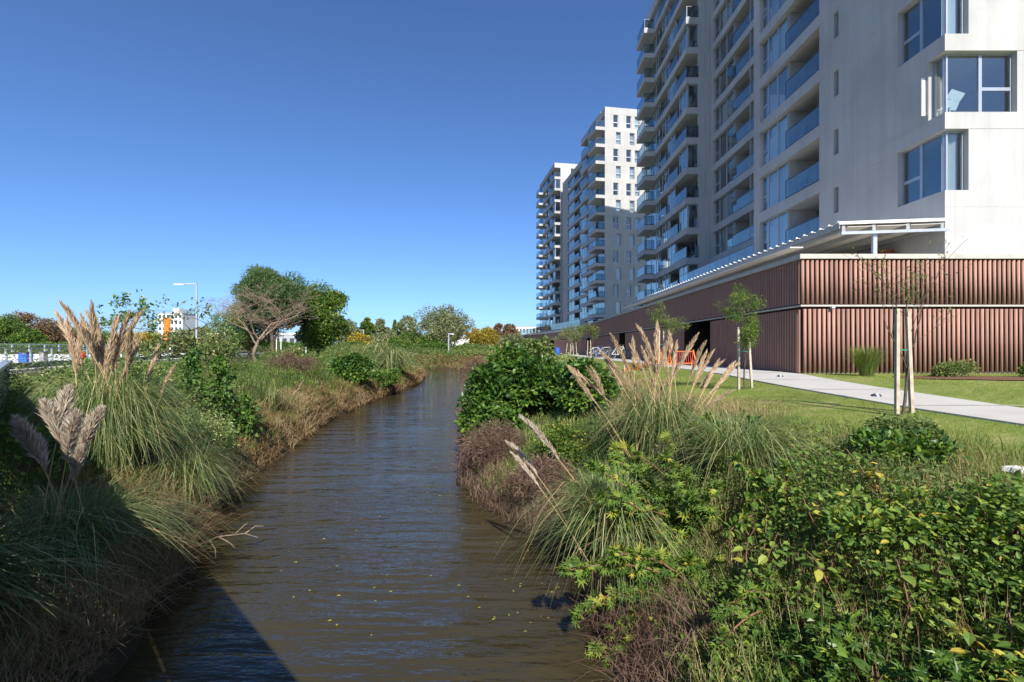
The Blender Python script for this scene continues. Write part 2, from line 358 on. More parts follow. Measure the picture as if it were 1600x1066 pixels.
# ------------------------------------------------------------------ paths and paving
def ribbon(name, left, right, lift, mat, thick=.06):
    """paved strip between two edge polylines, draped on the ground"""
    n = 60; L = np.array(left, float); R = np.array(right, float)
    def res(P):
        s = np.r_[0, np.cumsum(np.linalg.norm(np.diff(P, axis=0), axis=1))]; t = np.linspace(0, s[-1], n)
        return np.stack([np.interp(t, s, P[:, 0]), np.interp(t, s, P[:, 1])], 1)
    L = res(L); R = res(R); zl_ = ground(L[:, 0], L[:, 1])+lift; zr_ = ground(R[:, 0], R[:, 1])+lift
    top = np.stack([np.c_[L, zl_], np.c_[R, zr_]], 1).reshape(-1, 3); bot = top-np.array([0, 0, thick+.25])
    V = np.r_[top, bot]; F = []
    for i in range(n-1):
        a = 2*i; F += [[a, a+1, a+3, a+2], [a, a+2, a+2+2*n, a+2*n], [a+3, a+1, a+1+2*n, a+3+2*n]]
    F += [[1, 0, 2*n, 2*n+1]]
    return struct(name, mesh_np(name, V, F, mat))
path = ribbon('path', [(6.0, -6), (6.0, 5), (5.95, 11), (6.15, 20), (6.2, 57), (-.5, 90)], [(7.45, -6), (7.45, 5), (7.75, 11), (8.25, 14), (8.30, 57), (2.0, 90)], .02, 'path_concrete')
for yj in (5.1, 7.4, 9.7, 12.0, 14.3, 16.6, 18.9):           # expansion joints across the footpath
    m = MB().box(0.01, 1.85, -.012, .012, 0, .006)
    m.build('expansion_joint', 'low_wall', path, (6.0, yj, gz(6.0, yj)+.022), (0, -math.atan2(gz(7.9, yj)-gz(6.0, yj), 1.9), 0))

# ------------------------------------------------------------------ facade kit
CACHE = {}
def cached(key, fn):
    if key not in CACHE: CACHE[key] = fn()
    return CACHE[key]
def win(root, face, x, y, z, w, h, lay, curtain=0.0, name='window'):
    """framed window; face 'W' spans +y from (x,y), face 'S' spans +x. lay: list of (x0,x1,z0,z1) lights in 0..1"""
    key = ('win', face, round(w, 2), round(h, 2), tuple(lay))
    def orient(V):
        V = np.asarray(V, float)
        return V if face == 'S' else np.stack([V[:, 1], V[:, 0], V[:, 2]], 1)
    def mkframe():
        m = MB(); t = .06
        for (a, b, c, d) in lay:
            x0, x1, z0, z1 = a*w, b*w, c*h, d*h
            for bx in ((x0, x1, z0, z0+t), (x0, x1, z1-t, z1), (x0, x0+t, z0+t, z1-t), (x1-t, x1, z0+t, z1-t)):
                m.box(bx[0]+.001, bx[1]-.001, 0, .07, bx[2]+.001, bx[3]-.001)
        m.V = [orient(v) for v in m.V]
        return m.mesh('window_frame', 'alu')
    def mkpane():
        m = MB()
        for (a, b, c, d) in lay: m.box(a*w+.05, b*w-.05, .028, .042, c*h+.05, d*h-.05)
        m.V = [orient(v) for v in m.V]; return m.mesh('pane', 'glass')
    fr = obj(name, cached(key+('f',), mkframe), root, (x, y, z))
    obj('pane', cached(key+('p',), mkpane), fr)
    if curtain > 0:
        def mkcur():
            n = max(8, int(w*14)); t = np.linspace(.04*w, w*(.04+.92*curtain), n); o = .22+.05*np.sin(np.arange(n)*1.57)
            V = np.r_[np.c_[t, o, np.full(n, .04)], np.c_[t, o, np.full(n, h-.05)]]
            return mesh_np('curtain', orient(V), [[i, i+1, n+i+1, n+i] for i in range(n-1)], 'curtain')
        obj('curtain', cached(key+('c', round(curtain, 2)), mkcur), fr)
    return fr
def rail(root, x, y, z, face, L, h=1.02):
    """glass balustrade along +y (face 'W') or +x (face 'S'): metal shoe and handrail, glass panels as sub-parts"""
    def orient(m):
        if face == 'W': m.V = [np.stack([v[:, 1], v[:, 0], v[:, 2]], 1) for v in m.V]
        return m
    def mkrail():
        m = MB(); m.box(0, L, -.03, .03, 0, .09); m.box(0, L, -.02, .02, h, h+.035)
        m.box(0, .03, -.018, .018, .09, h); m.box(L-.03, L, -.018, .018, .09, h)
        return orient(m).mesh('balustrade', 'dark_metal')
    r = obj('balustrade', cached(('rail', face, round(L, 2), h), mkrail), root, (x, y, z))
    n = max(1, round(L/1.15)); pw = (L-.06)/n
    pm = cached(('panel', face, round(pw, 3), h), lambda: orient(MB().box(.01, pw-.01, -.008, .008, .1, h-.005)).mesh('glass_panel', 'rail_glass'))
    for i in range(n):
        d = .03+i*pw; obj('glass_panel', pm, r, (0, d, 0) if face == 'W' else (d, 0, 0))
    return r
BIG = [(0, 1, 0, 1)]; TWO = [(0, .5, 0, 1), (.5, 1, 0, 1)]; MIDRAIL = [(0, 1, 0, .42), (0, 1, .42, 1)]
THREE = [(0, .34, 0, 1), (.34, .67, 0, 1), (.67, 1, 0, 1)]
FH, BAND, WH = 2.8, .60, 2.2
def west(root, xf, segs, zf, k, key, m):
    """one storey of a west front at x = xf. wall boxes are added to MB m (local z = 0 at the sill)"""
    for (y0, y1, kind) in segs:
        L = y1-y0
        if kind == 'wall': m and m.box(xf+.012, xf+.30, y0, y1, 0, WH)
        elif kind == 'slot':
            if m: m.box(xf+.012, xf+.30, y0, y1, 0, .82); m.box(xf+.012, xf+.30, y0, y1, 2.05, WH)
            win(root, 'W', xf+.22, y0, zf+.82, L, 1.23, BIG)
        elif kind == 'glass': win(root, 'W', xf+.20, y0, zf, L, WH, TWO if L > 1.5 else BIG, curtain=random.choice((1, 1, .5, 0)))
        elif kind == 'narrow': win(root, 'W', xf+.20, y0, zf, L, WH, MIDRAIL)
        elif kind == 'balc':
            win(root, 'W', xf+1.75, y0, zf, L, WH, THREE if L > 3 else TWO, curtain=random.choice((1, .34, 0, .6)))
            if m: m.box(xf+.25, xf+1.75, y1-.10, y1, 0, WH) if kind == 'balcwall' else None
            rail(root, xf+.07, y0+.02, zf, 'W', L-.04)
def tower(root, floors, blocks, z0=3.6):
    for k in range(floors+1):
        zf = z0+FH*k; t = k % 2
        for bi, b in enumerate(blocks):
            x0, x1, y0, y1 = b['foot']
            bh = BAND+(.55 if k == floors else 0)
            bm = cached((root.name, 'band', bi, bh), lambda: MB().box(x0, x1, y0, y1, -BAND, bh-BAND).mesh('floor_band', 'concrete'))
            obj('floor_band', bm, root, (0, 0, zf))
            for (px0, px1, py0, py1) in b.get('proj', ()):
                if k == floors: continue
                pm = cached((root.name, 'proj', bi, px0, py0), lambda: MB().box(px0, px1, py0, py1, -.52, -.004).mesh('balcony_slab', 'concrete'))
                obj('balcony_slab', pm, root, (0, 0, zf))
            if k == floors: continue
            first = (root.name, 'walls', bi, t) not in CACHE
            m = MB() if first else None
            west(root, b['xf'], b['west'][t], zf, k, (root.name, bi, t), m)
            for (kind, *a) in b['south'][t]:
                if kind == 'wall' and m: m.box(a[0], a[1], y0+.012, y0+.30, 0, WH)
                elif kind == 'win':      # x0, width, sill, height, layout, curtain
                    if m: m.box(a[0], a[0]+a[1], y0+.012, y0+.30, 0, a[2]) if a[2] > 0 else None
                    if m and a[2]+a[3] < WH-.01: m.box(a[0], a[0]+a[1], y0+.012, y0+.30, a[2]+a[3], WH)
                    win(root, 'S', a[0], y0+.2, zf+a[2], a[1], a[3], a[4], curtain=a[5])
                elif kind == 'rail': rail(root, a[0], y0+.07, zf, 'S', a[1])
                elif kind == 'box' and m: m.box(*a, 0, WH)
            for (fc, x, y, L) in b.get('rails', ()): rail(root, x, y, zf, fc, L)
            if m: CACHE[(root.name, 'walls', bi, t)] = [mesh_np('wall', v, BOXF, 'concrete') for v in m.V]
            for wm in CACHE[(root.name, 'walls', bi, t)]: obj('wall', wm, root, (0, 0, zf))
    H = z0+FH*floors
    for b in blocks:
        x0, x1, y0, y1 = b['core']; MB().box(x0, x1, y0, y1, 0, H-.7).build('core_wall', 'wall_inside', root)
# nearest tower
ZB = 1.98
tA = thing('apartment_tower', 'tall concrete apartment tower rising behind the clay-clad pavilion, cut by the top edge', 'building', (15.5, 17.3, ZB))
WSWAP = lambda a, b: (b, a)
near = dict(foot=(0, 14, 0, 13.7), core=(4.2, 13.9, 4.0, 13.6), xf=0,
    west=WSWAP([(0, 2.14, 'none'), (2.14, 5.65, 'wall'), (5.65, 6.0, 'slot'), (6.0, 7.1, 'wall'), (7.1, 10.2, 'balc'), (10.2, 12.3, 'glass'), (12.3, 12.98, 'narrow'), (12.98, 13.7, 'wall')],
          [(0, .70, 'none'), (.70, 5.65, 'wall'), (5.65, 6.0, 'slot'), (6.0, 7.1, 'wall'), (7.1, 10.2, 'balc'), (10.2, 12.3, 'glass'), (12.3, 12.98, 'narrow'), (12.98, 13.7, 'wall')]),
    south=WSWAP([('wall', .86, 14), ('win', .22, .64, 0, WH, BIG, .8), ('box', .25, 1.8, 10.14, 10.2)],
           [('wall', 2.60, 14), ('win', .22, 2.38, 0, WH, [(0, .52, 0, 1), (.52, 1, 0, .42), (.52, 1, .42, 1)], 0), ('box', .25, 1.8, 10.14, 10.2)]))
recess = dict(foot=(3.0, 14, 13.7, 27.7), core=(7, 13.9, 13.7, 27.6), xf=3.0,
    west=([(13.7, 17.5, 'wall'), (17.5, 23.4, 'balc'), (23.4, 26.2, 'glass'), (26.2, 27.2, 'narrow'), (27.2, 27.7, 'wall')],)*2,
    south=([('box', 3.05, 4.75, 20.3, 20.4), ('box', 3.25, 4.75, 23.3, 23.39)],)*2)
def far_block(x, y, Lw, solid, wid):
    return dict(foot=(x, 14, y, y+Lw+4), core=(x+4, 13.9, y+2.5, y+Lw+3.8), xf=x,
        west=([(y, y+3.6, 'balc'), (y+3.6, y+5.9, 'glass'), (y+5.9, y+8.4, 'balc'), (y+8.4, y+9.2, 'narrow'), (y+9.2, y+Lw, 'glass'), (y+Lw, y+Lw+4, 'glass')],
              [(y+.25, y+2.4, 'glass'), (y+2.4, y+5.6, 'balc'), (y+5.6, y+7.8, 'glass'), (y+7.8, y+9.2, 'balc'), (y+9.2, y+Lw, 'glass'), (y+Lw, y+Lw+4, 'glass')]),
        south=([('wall', x+wid, x+wid+solid), ('rail', x+.1, wid-.1)], [('wall', x+wid, x+wid+solid), ('win', x+.22, wid-.22, 0, WH, BIG, 0)]),
        proj=[(x-1.15, x-.003, y+Lw, y+Lw+3.4)],
        rails=[('S', x-1.1, y+Lw+.06, 1.1), ('W', x-1.08, y+Lw+.1, 3.25)])
tower(tA, 13, [near, recess, far_block(.7, 27.7, 10.0, 1.1, 1.2)])
# corner windows of the west front beside the south-west corner
for k in range(13):
    zf = 3.6+FH*k
    if k % 2 == 1: win(tA, 'W', .2, .27, zf, 1.87, WH, [(0, .52, 0, 1), (.52, 1, 0, .42), (.52, 1, .42, 1)], curtain=.0)
    else: win(tA, 'W', .2, .27, zf, .43, WH, BIG)
m = MB().box(0.004, 14, .004, .3, 0, 2.998).box(.004, 14, .004, .3, 3.602, 5.798).box(.004, .30, .3, 7.1, 3.602, 5.798).box(.012, .30, .3, 13.7, 0, 2.998).box(3.0, 3.3, 13.7, 27.7, 0, 3.0).box(.7, 1.0, 27.7, 41.7, 0, 3.0)
m.build('base_wall', 'concrete', tA)
MB().box(.0, 2.99, 13.71, 27.69, 5.8, 6.39).build('terrace_slab', 'concrete', tA)
rail(tA, .06, 13.75, 6.4, 'W', 13.9)
# an open sash on the west front and the chair behind the corner window
MB().box(-.15, -.02, .80, .84, .25, 1.65).box(-.02, .2, .81, .83, .3, .34).build('open_sash', 'white_paint', tA, (0, 0, 3.6+2*FH))
ch = thing('lounge_chair', 'pale tilted lounge chair behind the corner window of the nearest tower', 'chair', (16.25, 18.0, ZB+3.6+2*FH))
def curved_panel(pts, w, th=.03):
    m = MB(); P = np.array(pts, float)
    for i in range(len(P)-1): m.bar((0, *P[i]), (0, *P[i+1]), w, th, up=(0, -.5, 1))
    return m
curved_panel([(0, .42), (.45, .36)], .5).build('seat', 'white_paint', ch, rot=(0, 0, 1.2))
curved_panel([(0, .42), (-.12, .75), (-.30, 1.05)], .46).build('backrest', 'white_paint', ch, rot=(0, 0, 1.2))
for sx in (-.2, .2):
    for sy in (.02, .4): MB().bar((sx, sy, 0), (sx*.9, sy, .38), .03).build('leg', 'white_paint', ch, rot=(0, 0, 1.2))
# middle tower: corner balconies, staggered windows in a bright end wall
tB = thing('apartment_tower', 'middle concrete tower with sunlit white end wall and stacked corner balconies', 'building', (15.3, 79.5, ZB), math.radians(9.4))
def swin(xs, wide=.85):
    out = []; x = .0
    for a in xs: out += [('wall', x, a), ('win', a, wide, .12, 2.0, MIDRAIL, random.choice((0, 1)))]; x = a+wide
    return out+[('wall', x, 14)]
B1 = dict(foot=(0, 14, 0, 13), core=(4, 13.9, 3, 12.8), xf=0,
    west=([(0.3, 4.0, 'glass'), (4.0, 6.6, 'balc'), (6.6, 9.4, 'glass'), (9.4, 13, 'balc')], [(0.3, 4.0, 'glass'), (4.0, 6.8, 'glass'), (6.8, 10.2, 'balc'), (10.2, 13, 'glass')]),
    south=(swin((1.45, 3.7, 5.2, 8.2)), swin((1.9, 4.3, 6.4, 9.0))), proj=[(-1.6, -.003, 0, 4.1)],
    rails=[('S', -1.54, .07, 1.5), ('W', -1.52, .1, 3.9)])
B2 = dict(foot=(3, 14, 13, 37), core=(7, 13.9, 13, 37), xf=3.0,
    west=([(13, 16, 'wall'), (16, 20, 'balc'), (20, 24, 'glass'), (24, 28, 'balc'), (28, 33, 'glass'), (33, 37, 'wall')],)*2, south=([],)*2)
tower(tB, 13, [B1, B2])
m = MB().box(0.012, 14, .012, .3, 0, 3.0).box(.012, .30, .3, 13, 0, 3.0); m.build('base_wall', 'concrete', tB)
MB().box(1, 9, 5, 11, 40.62, 42.2).build('roof_plant_room', 'concrete', tB)
MB().box(-9, -.01, -15, 40, 3.02, 3.58).build('terrace_slab', 'concrete', tB)
rail(tB, -8.9, -14.9, 3.6, 'W', 54)
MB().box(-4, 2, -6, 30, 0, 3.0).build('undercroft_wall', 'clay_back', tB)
tC = thing('apartment_tower', 'farthest and slimmest looking concrete tower, leftmost in the row against the sky', 'building', (10.4, 118, ZB), math.radians(9.4))
tower(tC, 15, [far_block(0, 0, 12.5, 2.6, 1.5)])
MB().box(.1, 14, .1, 17, 0, 3.0).build('base_wall', 'concrete', tC)

# ------------------------------------------------------------------ clay-clad pavilion in front of the towers
pv = thing('clay_clad_pavilion', 'long low pavilion clad in vertical reddish clay tubes beside the footpath', 'building', (8.38, 14, ZB))
PX1 = 22.0; PL = 44.0                           # local: front runs +x, side runs +y
Z0, ZM, ZT = .07, 2.00, 3.32
DOORS = [(6.5, 9.6), (21.8, 23.9), (38.0, 40.5)]
m = MB(); m.box(.06, PX1, .06, .20, Z0, 3.34)                                    # front backing wall
m.box(.06, .2, .2, DOORS[0][0], Z0, 3.34)
ys = [d for dd in DOORS for d in dd]+[PL]
for i in range(1, len(ys), 2): m.box(.06, .2, ys[i], ys[i+1] if i+1 < len(ys) else PL, Z0, 3.34)
for a, b in DOORS: m.box(.06, .2, a, b, ZM, 3.34)
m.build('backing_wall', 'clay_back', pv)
MB().box(.10, PX1, .10, PL, -.25, Z0-.002).build('plinth', 'plinth', pv)
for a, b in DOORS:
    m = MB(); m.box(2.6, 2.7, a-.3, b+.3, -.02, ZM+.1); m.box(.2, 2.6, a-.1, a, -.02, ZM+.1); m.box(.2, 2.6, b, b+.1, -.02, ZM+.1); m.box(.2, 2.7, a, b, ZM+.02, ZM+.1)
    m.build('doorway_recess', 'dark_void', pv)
m = MB(); m.box(.21, PX1, .21, PL, 2.9, 3.1); m.build('roof_deck', 'cap_concrete', pv)
def tube_mesh(z0, z1, name):
    a = np.linspace(-math.pi*.5, math.pi*.5, 7); r = .041; x = r*np.sin(a); y = -r*np.cos(a)
    n = 7
    V = np.r_[np.c_[r*np.sin(a), -r*np.cos(a), np.full(n, z0)], np.c_[r*np.sin(a), -r*np.cos(a), np.full(n, z1)]]
    F = [[i, i+1, n+i+1, n+i] for i in range(n-1)]
    me = bpy.data.meshes.new(name); me.from_pydata(V.tolist(), [], F+[list(range(n-1, -1, -1)), list(range(n, 2*n))])
    me.materials.append(MATS['clay'])
    for p in me.polygons: p.use_smooth = len(p.vertices) == 4
    return me
lo, hi = tube_mesh(.02, ZM-.13, 'clay_tube'), tube_mesh(ZM+.02, ZT-.02, 'clay_tube')
SP = .139
for i in range(int(7.65/SP)):
    obj('clay_tube', hi, pv, (.05+i*SP, .02, 0)); obj('clay_tube', lo, pv, (.115+i*SP, .02, 0))
def tube_row(start, end, z0, z1, axis):
    a = np.linspace(-math.pi*.5, math.pi*.5, 5); r = .041; n = 5
    px = -r*np.cos(a); py = r*np.sin(a); s = np.arange(start, end, SP); V = []; F = []
    for i, c in enumerate(s):
        if axis == 'W': q = np.c_[px+.02, py+c]
        else: q = np.c_[py+c, px+.02]
        V.append(np.r_[np.c_[q, np.full(n, z0)], np.c_[q, np.full(n, z1)]]); b = i*2*n
        F += [[b+j, b+n+j, b+n+j+1, b+j+1] for j in range(n-1)]
    return np.concatenate(V), np.array(F)
m = MB(); m.quads(*tube_row(.12, PL, ZM+.02, ZT-.02, 'W'))
prev = .12
for a, b in DOORS: m.quads(*tube_row(prev, a, .02, ZM-.13, 'W')); prev = b
m.quads(*tube_row(prev, PL, .02, ZM-.13, 'W')); m.quads(*tube_row(7.75, PX1, ZM+.02, ZT-.02, 'S')); m.quads(*tube_row(7.75, PX1, .02, ZM-.13, 'S'))
stuff(obj('cladding', m.mesh('cladding', 'clay', smooth=True), pv))
MB().box(-.07, PX1, -.07, .24, ZT, ZT+.135).box(-.07, .24, .24, PL, ZT, ZT+.135).build('parapet_cap', 'cap_concrete', pv)
MB().box(-.03, PX1, -.03, .058, ZM-.06, ZM-.01).box(-.03, .058, .058, PL, ZM-.06, ZM-.01).build('ledge', 'cap_concrete', pv)
for x in (.85, 6.9): 
    w = MB().box(-.05, .05, -.14, -.03, -.06, 0).build('wall_light', 'steel', pv, (x, 0, ZM-.061))
# bend of the pavilion towards the middle tower
pv2 = thing('clay_clad_pavilion', 'dark shaded far wing of the brown pavilion bending left under the middle tower', 'building', (8.38, 58.0, ZB), math.radians(12.6))
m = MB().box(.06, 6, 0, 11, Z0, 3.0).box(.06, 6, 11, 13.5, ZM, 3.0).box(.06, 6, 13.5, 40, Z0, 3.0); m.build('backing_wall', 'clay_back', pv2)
m = MB(); m.quads(*tube_row(.1, 40, ZM+.02, 3.0, 'W')); m.quads(*tube_row(.1, 11, .02, ZM-.1, 'W')); m.quads(*tube_row(13.5, 40, .02, ZM-.1, 'W'))
stuff(obj('cladding', m.mesh('cladding', 'clay', smooth=True), pv2))
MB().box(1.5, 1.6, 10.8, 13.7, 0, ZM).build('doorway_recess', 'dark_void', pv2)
MB().box(-.06, 6, 0, 40, 3.0, 3.02).build('parapet_cap', 'cap_concrete', pv2)
# terrace canopy on the pavilion roof
cn = thing('terrace_canopy', 'grey steel canopy with corrugated roof and cream soffit over the pavilion terrace', 'canopy', (11.65, 17.1, ZB+3.1))
cz = 2.05; CW = 3.75; CL = 30
def cpt(x): return cz+x*.035                       # roof rises gently towards the tower
n = 66; xs = np.arange(0, CL, .125); prof = np.where(np.arange(len(xs)) % 4 < 2, .05, 0)
V = np.r_[np.c_[np.zeros(len(xs))-.08, xs, prof+cpt(-.08)], np.c_[np.full(len(xs), CW), xs, prof+cpt(CW)]]
k = len(xs); obj('roof_sheet', mesh_np('roof_sheet', V, [[i, k+i, k+i+1, i+1] for i in range(k-1)], 'white_paint'), cn)
m = MB()
for i in range(int(CL/.24)):
    for (a, b) in ((.2, 1.1), (1.25, 2.3), (2.45, 3.5)):
        m.bar((a, .08+i*.24, cpt(a)-.13), (b, .08+i*.24, cpt(b)-.13), .22, .015)
stuff(m.build('soffit_boards', 'canopy_board', cn))
for x in (.10, 1.18, 2.38, 3.6): MB().bar((x, .02, cpt(x)-.17), (x, CL, cpt(x)-.17), .12, .22).build('beam', 'beam_grey', cn)
MB().bar((-.05, -.05, cpt(0)-.36), (CW, -.05, cpt(CW)-.36), .09, .10).build('front_beam', 'steel', cn)
MB().bar((-.1, -.02, cpt(0)+.01), (CW, -.02, cpt(CW)+.01), .05, .10).build('fascia', 'white_paint', cn)
for y in (0.03, 6, 12, 18, 24): MB().box(1.16, 1.30, y, y+.10, -.0, cpt(1.2)-.41 if y < 1 else cpt(1.2)-.28).build('post', 'steel', cn)
m = MB()
for i in range(int(CL/.5)): m.box(-.12, -.06, i*.5, i*.5+.09, cpt(0)+.03, cpt(0)+.085)
stuff(m.build('sheet_clips', 'white_paint', cn))
MB().bar((-.06, 0, cpt(0)-.10), (-.06, CL, cpt(0)-.10), .03, .16).build('edge_beam', 'beam_grey', cn)
MB().bar((-.75, 1.4, cz-.55), (-.75, CL, cz-.55), .5, .04).build('lower_shelf', 'canopy_board', cn)
MB().box(3.3, 3.6, 2.2, 16, 0, 1.6).build('terrace_wall', 'maroon', cn)
# ------------------------------------------------------------------ footbridge under the camera
br = thing('footbridge', 'grey metal footbridge parapet entering at the left edge', 'bridge', (-.2, -.2, 0), math.radians(135))
# local +x runs along the bridge to the far left, +y points away from the canal view
ZPT = ZC-.25
for i in range(-9, 10):
    a = i*1.6; 
    if a+1.6 > 15.4: continue
    p = MB().box(a+.012, a+1.588, .0, .03, 1.525, ZPT-.05).build('parapet_panel', 'dark_metal', br)
    for q in range(6): MB().box(a+.03, a+1.57, -.006, -.0005, 1.66+q*.13, 1.672+q*.13).build('seam', 'alu', p)
    MB().box(a-.03, a+.03, .035, .09, 1.3, ZPT-.05).build('post', 'dark_metal', br)
MB().box(-14.4, 15.25, -.03, .10, ZPT-.048, ZPT).build('handrail', 'steel', br)
MB().box(-16, 17, .02, 4.2, 1.05, 1.50).build('deck', 'low_wall', br)
for i in range(-9, 10): MB().box(i*1.6+.012, i*1.6+1.588, 4.1, 4.13, 1.60, ZPT).build('parapet_panel', 'dark_metal', br)
# ------------------------------------------------------------------ ground cover (uncountable)
LX = np.array(LEFT); RX = np.array(RIGHT[::-1])
def shoreL(y): return np.interp(y, LX[:12, 1], LX[:12, 0])
def shoreR(y): return np.interp(y, RX[:14, 1], RX[:14, 0])
def logy(a, b, n): return np.exp(U(math.log(a), math.log(b), n))
def on_ground(x, y, lift=-.02): return np.stack([x, y, ground(x, y)+lift], 1)
def cover(name, label, n, yr, side, sdr, hr, mat, reach=.5, wmin=.006, wk=.0011, dry=.0, droop=.0, power=1.0, segs=2, lowz=None):
    y = logy(*yr, n); d = sdr[0]+(sdr[1]-sdr[0])*U(0, 1, n)**power
    x = shoreL(y)-d if side == 'L' else shoreR(y)+d
    B = on_ground(x, y); keep = B[:, 2] > -.05
    nz = vnoise(x, y, .9, 2)*.6+vnoise(x, y, 3.1, 4)*.4
    keep &= nz > .22
    B, x, y, nz, d = B[keep], x[keep], y[keep], nz[keep], d[keep]; n = len(B)
    h = U(*hr, n)*(.45+1.1*nz)*(np.clip((8.5-d)/4, .22, 1) if side == 'L' else 1); tint = np.clip(vnoise(x, y, 1.3, 8)*.75+U(-.2, .3, n)+dry, 0, 1)
    o = blades(name, mat, B=B, ang=U(0, 2*math.pi, n), h=h, reach=h*U(.15, reach*2, n), width=np.maximum(wmin, y*wk)*U(.7, 1.3, n), tint=tint, segs=segs, droop=U(0, droop+1e-3, n))
    o['label'] = label; o['category'] = 'grass'; return o
cover('rough_grass', 'rough green and straw grass covering the left canal bank', 64000, (3.2, 62), 'L', (.2, 11), (.16, .46), 'rough_grass', dry=-.05)
cover('dry_grass', 'tan dry grass hanging over the left waterline', 34000, (3.2, 60), 'L', (-.02, 1.3), (.14, .42), 'dry_grass', reach=1.0, droop=.8, power=1.3, segs=3)
cover('rough_grass', 'rough green and straw grass on the right canal bank slope', 52000, (2.6, 60), 'R', (.3, 4.2), (.08, .26), 'rough_grass', dry=.0)
cover('dry_grass', 'brown dead grass hanging over the right waterline', 11000, (3.4, 60), 'R', (-.02, .7), (.14, .38), 'brown_brush', reach=1.0, droop=.8, segs=3)
def lawn(name, label, n, xr, yr, hr, wk):
    y = logy(*yr, n); x = U(*xr, n); B = on_ground(x, y)
    keep = ~((x > 5.97) & (x < 8.3)) & ~((x > 8.25) & (y > 13.9)) & (vnoise(x, y, 1.7, 12)+U(-.3, .3, n) > .28)
    keep &= ~((y < 12.9) & (y > 10.4) & (x > 10.0+(vnoise(x, y, 2, 14)-.5)) & (x < 13.6) & (vnoise(x, y, 1.0, 15) > .3))
    B, x, y = B[keep], x[keep], y[keep]; n = len(B); h = U(*hr, n)
    o = blades(name, 'lawn_grass', B=B, ang=U(0, 6.28, n), h=h, reach=h*U(.2, .9, n), width=np.maximum(.004, y*wk)*U(.7, 1.3, n), tint=np.clip(vnoise(x, y, .55, 9)*1.1+vnoise(x, y, 2.6, 19)*.5-.35+U(-.25, .3, n), 0, 1), segs=1)
    o['label'] = label; o['category'] = 'grass'
lawn('lawn', 'short mown green lawn between the canal bank and footpath', 120000, (3.2, 6.0), (4.0, 60), (.025, .065), .0009)
lawn('lawn', 'short green lawn strip between footpath and clay-clad front', 50000, (7.8, 15.5), (7.0, 13.9), (.025, .06), .0010)
y = logy(2.4, 30, 22000); x = U(1.8, 5.2, 22000); kk = vnoise(x, y, .7, 21)+.25*vnoise(x, y, 3.3, 22) > .52
o = blades('tall_grass', 'dry_grass', B=on_ground(x[kk], y[kk]), ang=U(0, 6.28, kk.sum()), h=U(.10, .42, kk.sum())*np.clip((5.4-x[kk])/2, .2, 1), reach=U(.03, .2, kk.sum()), width=np.maximum(.004, y[kk]*.0008), tint=U(0, 1, kk.sum()), segs=2)
o['label'] = 'tall straw grass at the upper edge of the right bank'; o['category'] = 'grass'
def scrubcloud(name, label, mat, n, yr, side, sdr, top, size, seed, T=T_DIA, thr=.45):
    y = logy(*yr, n); d = U(*sdr, n); x = shoreL(y)-d if side == 'L' else shoreR(y)+d
    m = np.clip((vnoise(x, y, .55, seed)*.7+vnoise(x, y, 1.9, seed+1)*.45-thr)*2.4, 0, 1)*np.clip((d-sdr[0])/.8+.25, 0, 1)
    hh = m*top*np.clip(.35+d/3, 0, 1)*(np.clip((7.5-d)/3.5, .12, 1) if side == 'L' else 1); k = hh > .05
    x, y, hh = x[k], y[k], hh[k]; n = len(x); fr = U(0, 1, n)**.35
    P = on_ground(x, y); P[:, 2] += hh*fr+(vnoise(x, y, 6, seed)-.5)*.15
    D = RNG.normal(size=(n, 3)); D[:, 2] = D[:, 2]*.5+.15
    o = leaves(name, T, P, D, np.maximum(size, y*.0030)*U(.6, 1.4, n), np.clip(U(0, .75, n)+vnoise(x, y, .8, seed+3)*.5-.15, 0, 1), mat)
    o['label'] = label; o['category'] = 'scrub'; return o
scrubcloud('weed_scrub', 'low green weed scrub along the left bank', 'scrub_leaf', 120000, (6, 64), 'L', (.5, 11), 1.15, .045, 31, thr=.38)
scrubcloud('weed_scrub', 'darker leafy scrub patches on the left bank', 'tree_green', 55000, (5, 60), 'L', (.8, 8), 1.0, .05, 41, T_OVAL, .50)
scrubcloud('weed_scrub', 'low green weeds on the right bank between shrubs', 'scrub_leaf', 34000, (2.2, 60), 'R', (.4, 3.2), .38, .035, 51)
scrubcloud('brown_scrub', 'brownish seeding weeds on the left bank', 'brown_brush', 30000, (8, 60), 'L', (.4, 9), .9, .03, 61, T_NARROW, .58)
# far bank scrub
n = 40000; x = U(-34, 0, n); y = U(66, 80, n); P = on_ground(x, y); top = .4+1.5*vnoise(x, y, .25, 71)*np.clip((y-65)/6, .15, 1)
P[:, 2] += top*U(0, 1, n)**.5; D = RNG.normal(size=(n, 3))
o = leaves('bank_scrub', T_DIA, P, D, U(.12, .32, n), np.clip(vnoise(x, y, .3, 72)*.7+U(-.1, .4, n), 0, 1), 'scrub_leaf'); o['label'] = 'green scrub covering the far bank where the canal turns'; o['category'] = 'scrub'
n = 60000; x = U(-26, 0, n); y = U(56, 71, n); q = shore_sd(x, y); k = (q > -.05) & (q < 1.7) & ((x > -5.2) | (y > 62.5)); x, y = x[k], y[k]; n = len(x)
o = blades('dry_grass', 'dry_grass', B=on_ground(x, y), ang=U(0, 6.28, n), h=U(.25, .7, n), reach=U(.1, .5, n), width=.06, tint=U(0, .75, n), segs=2, droop=.3); o['label'] = 'tan dry grass fringe along the far waterline'; o['category'] = 'grass'

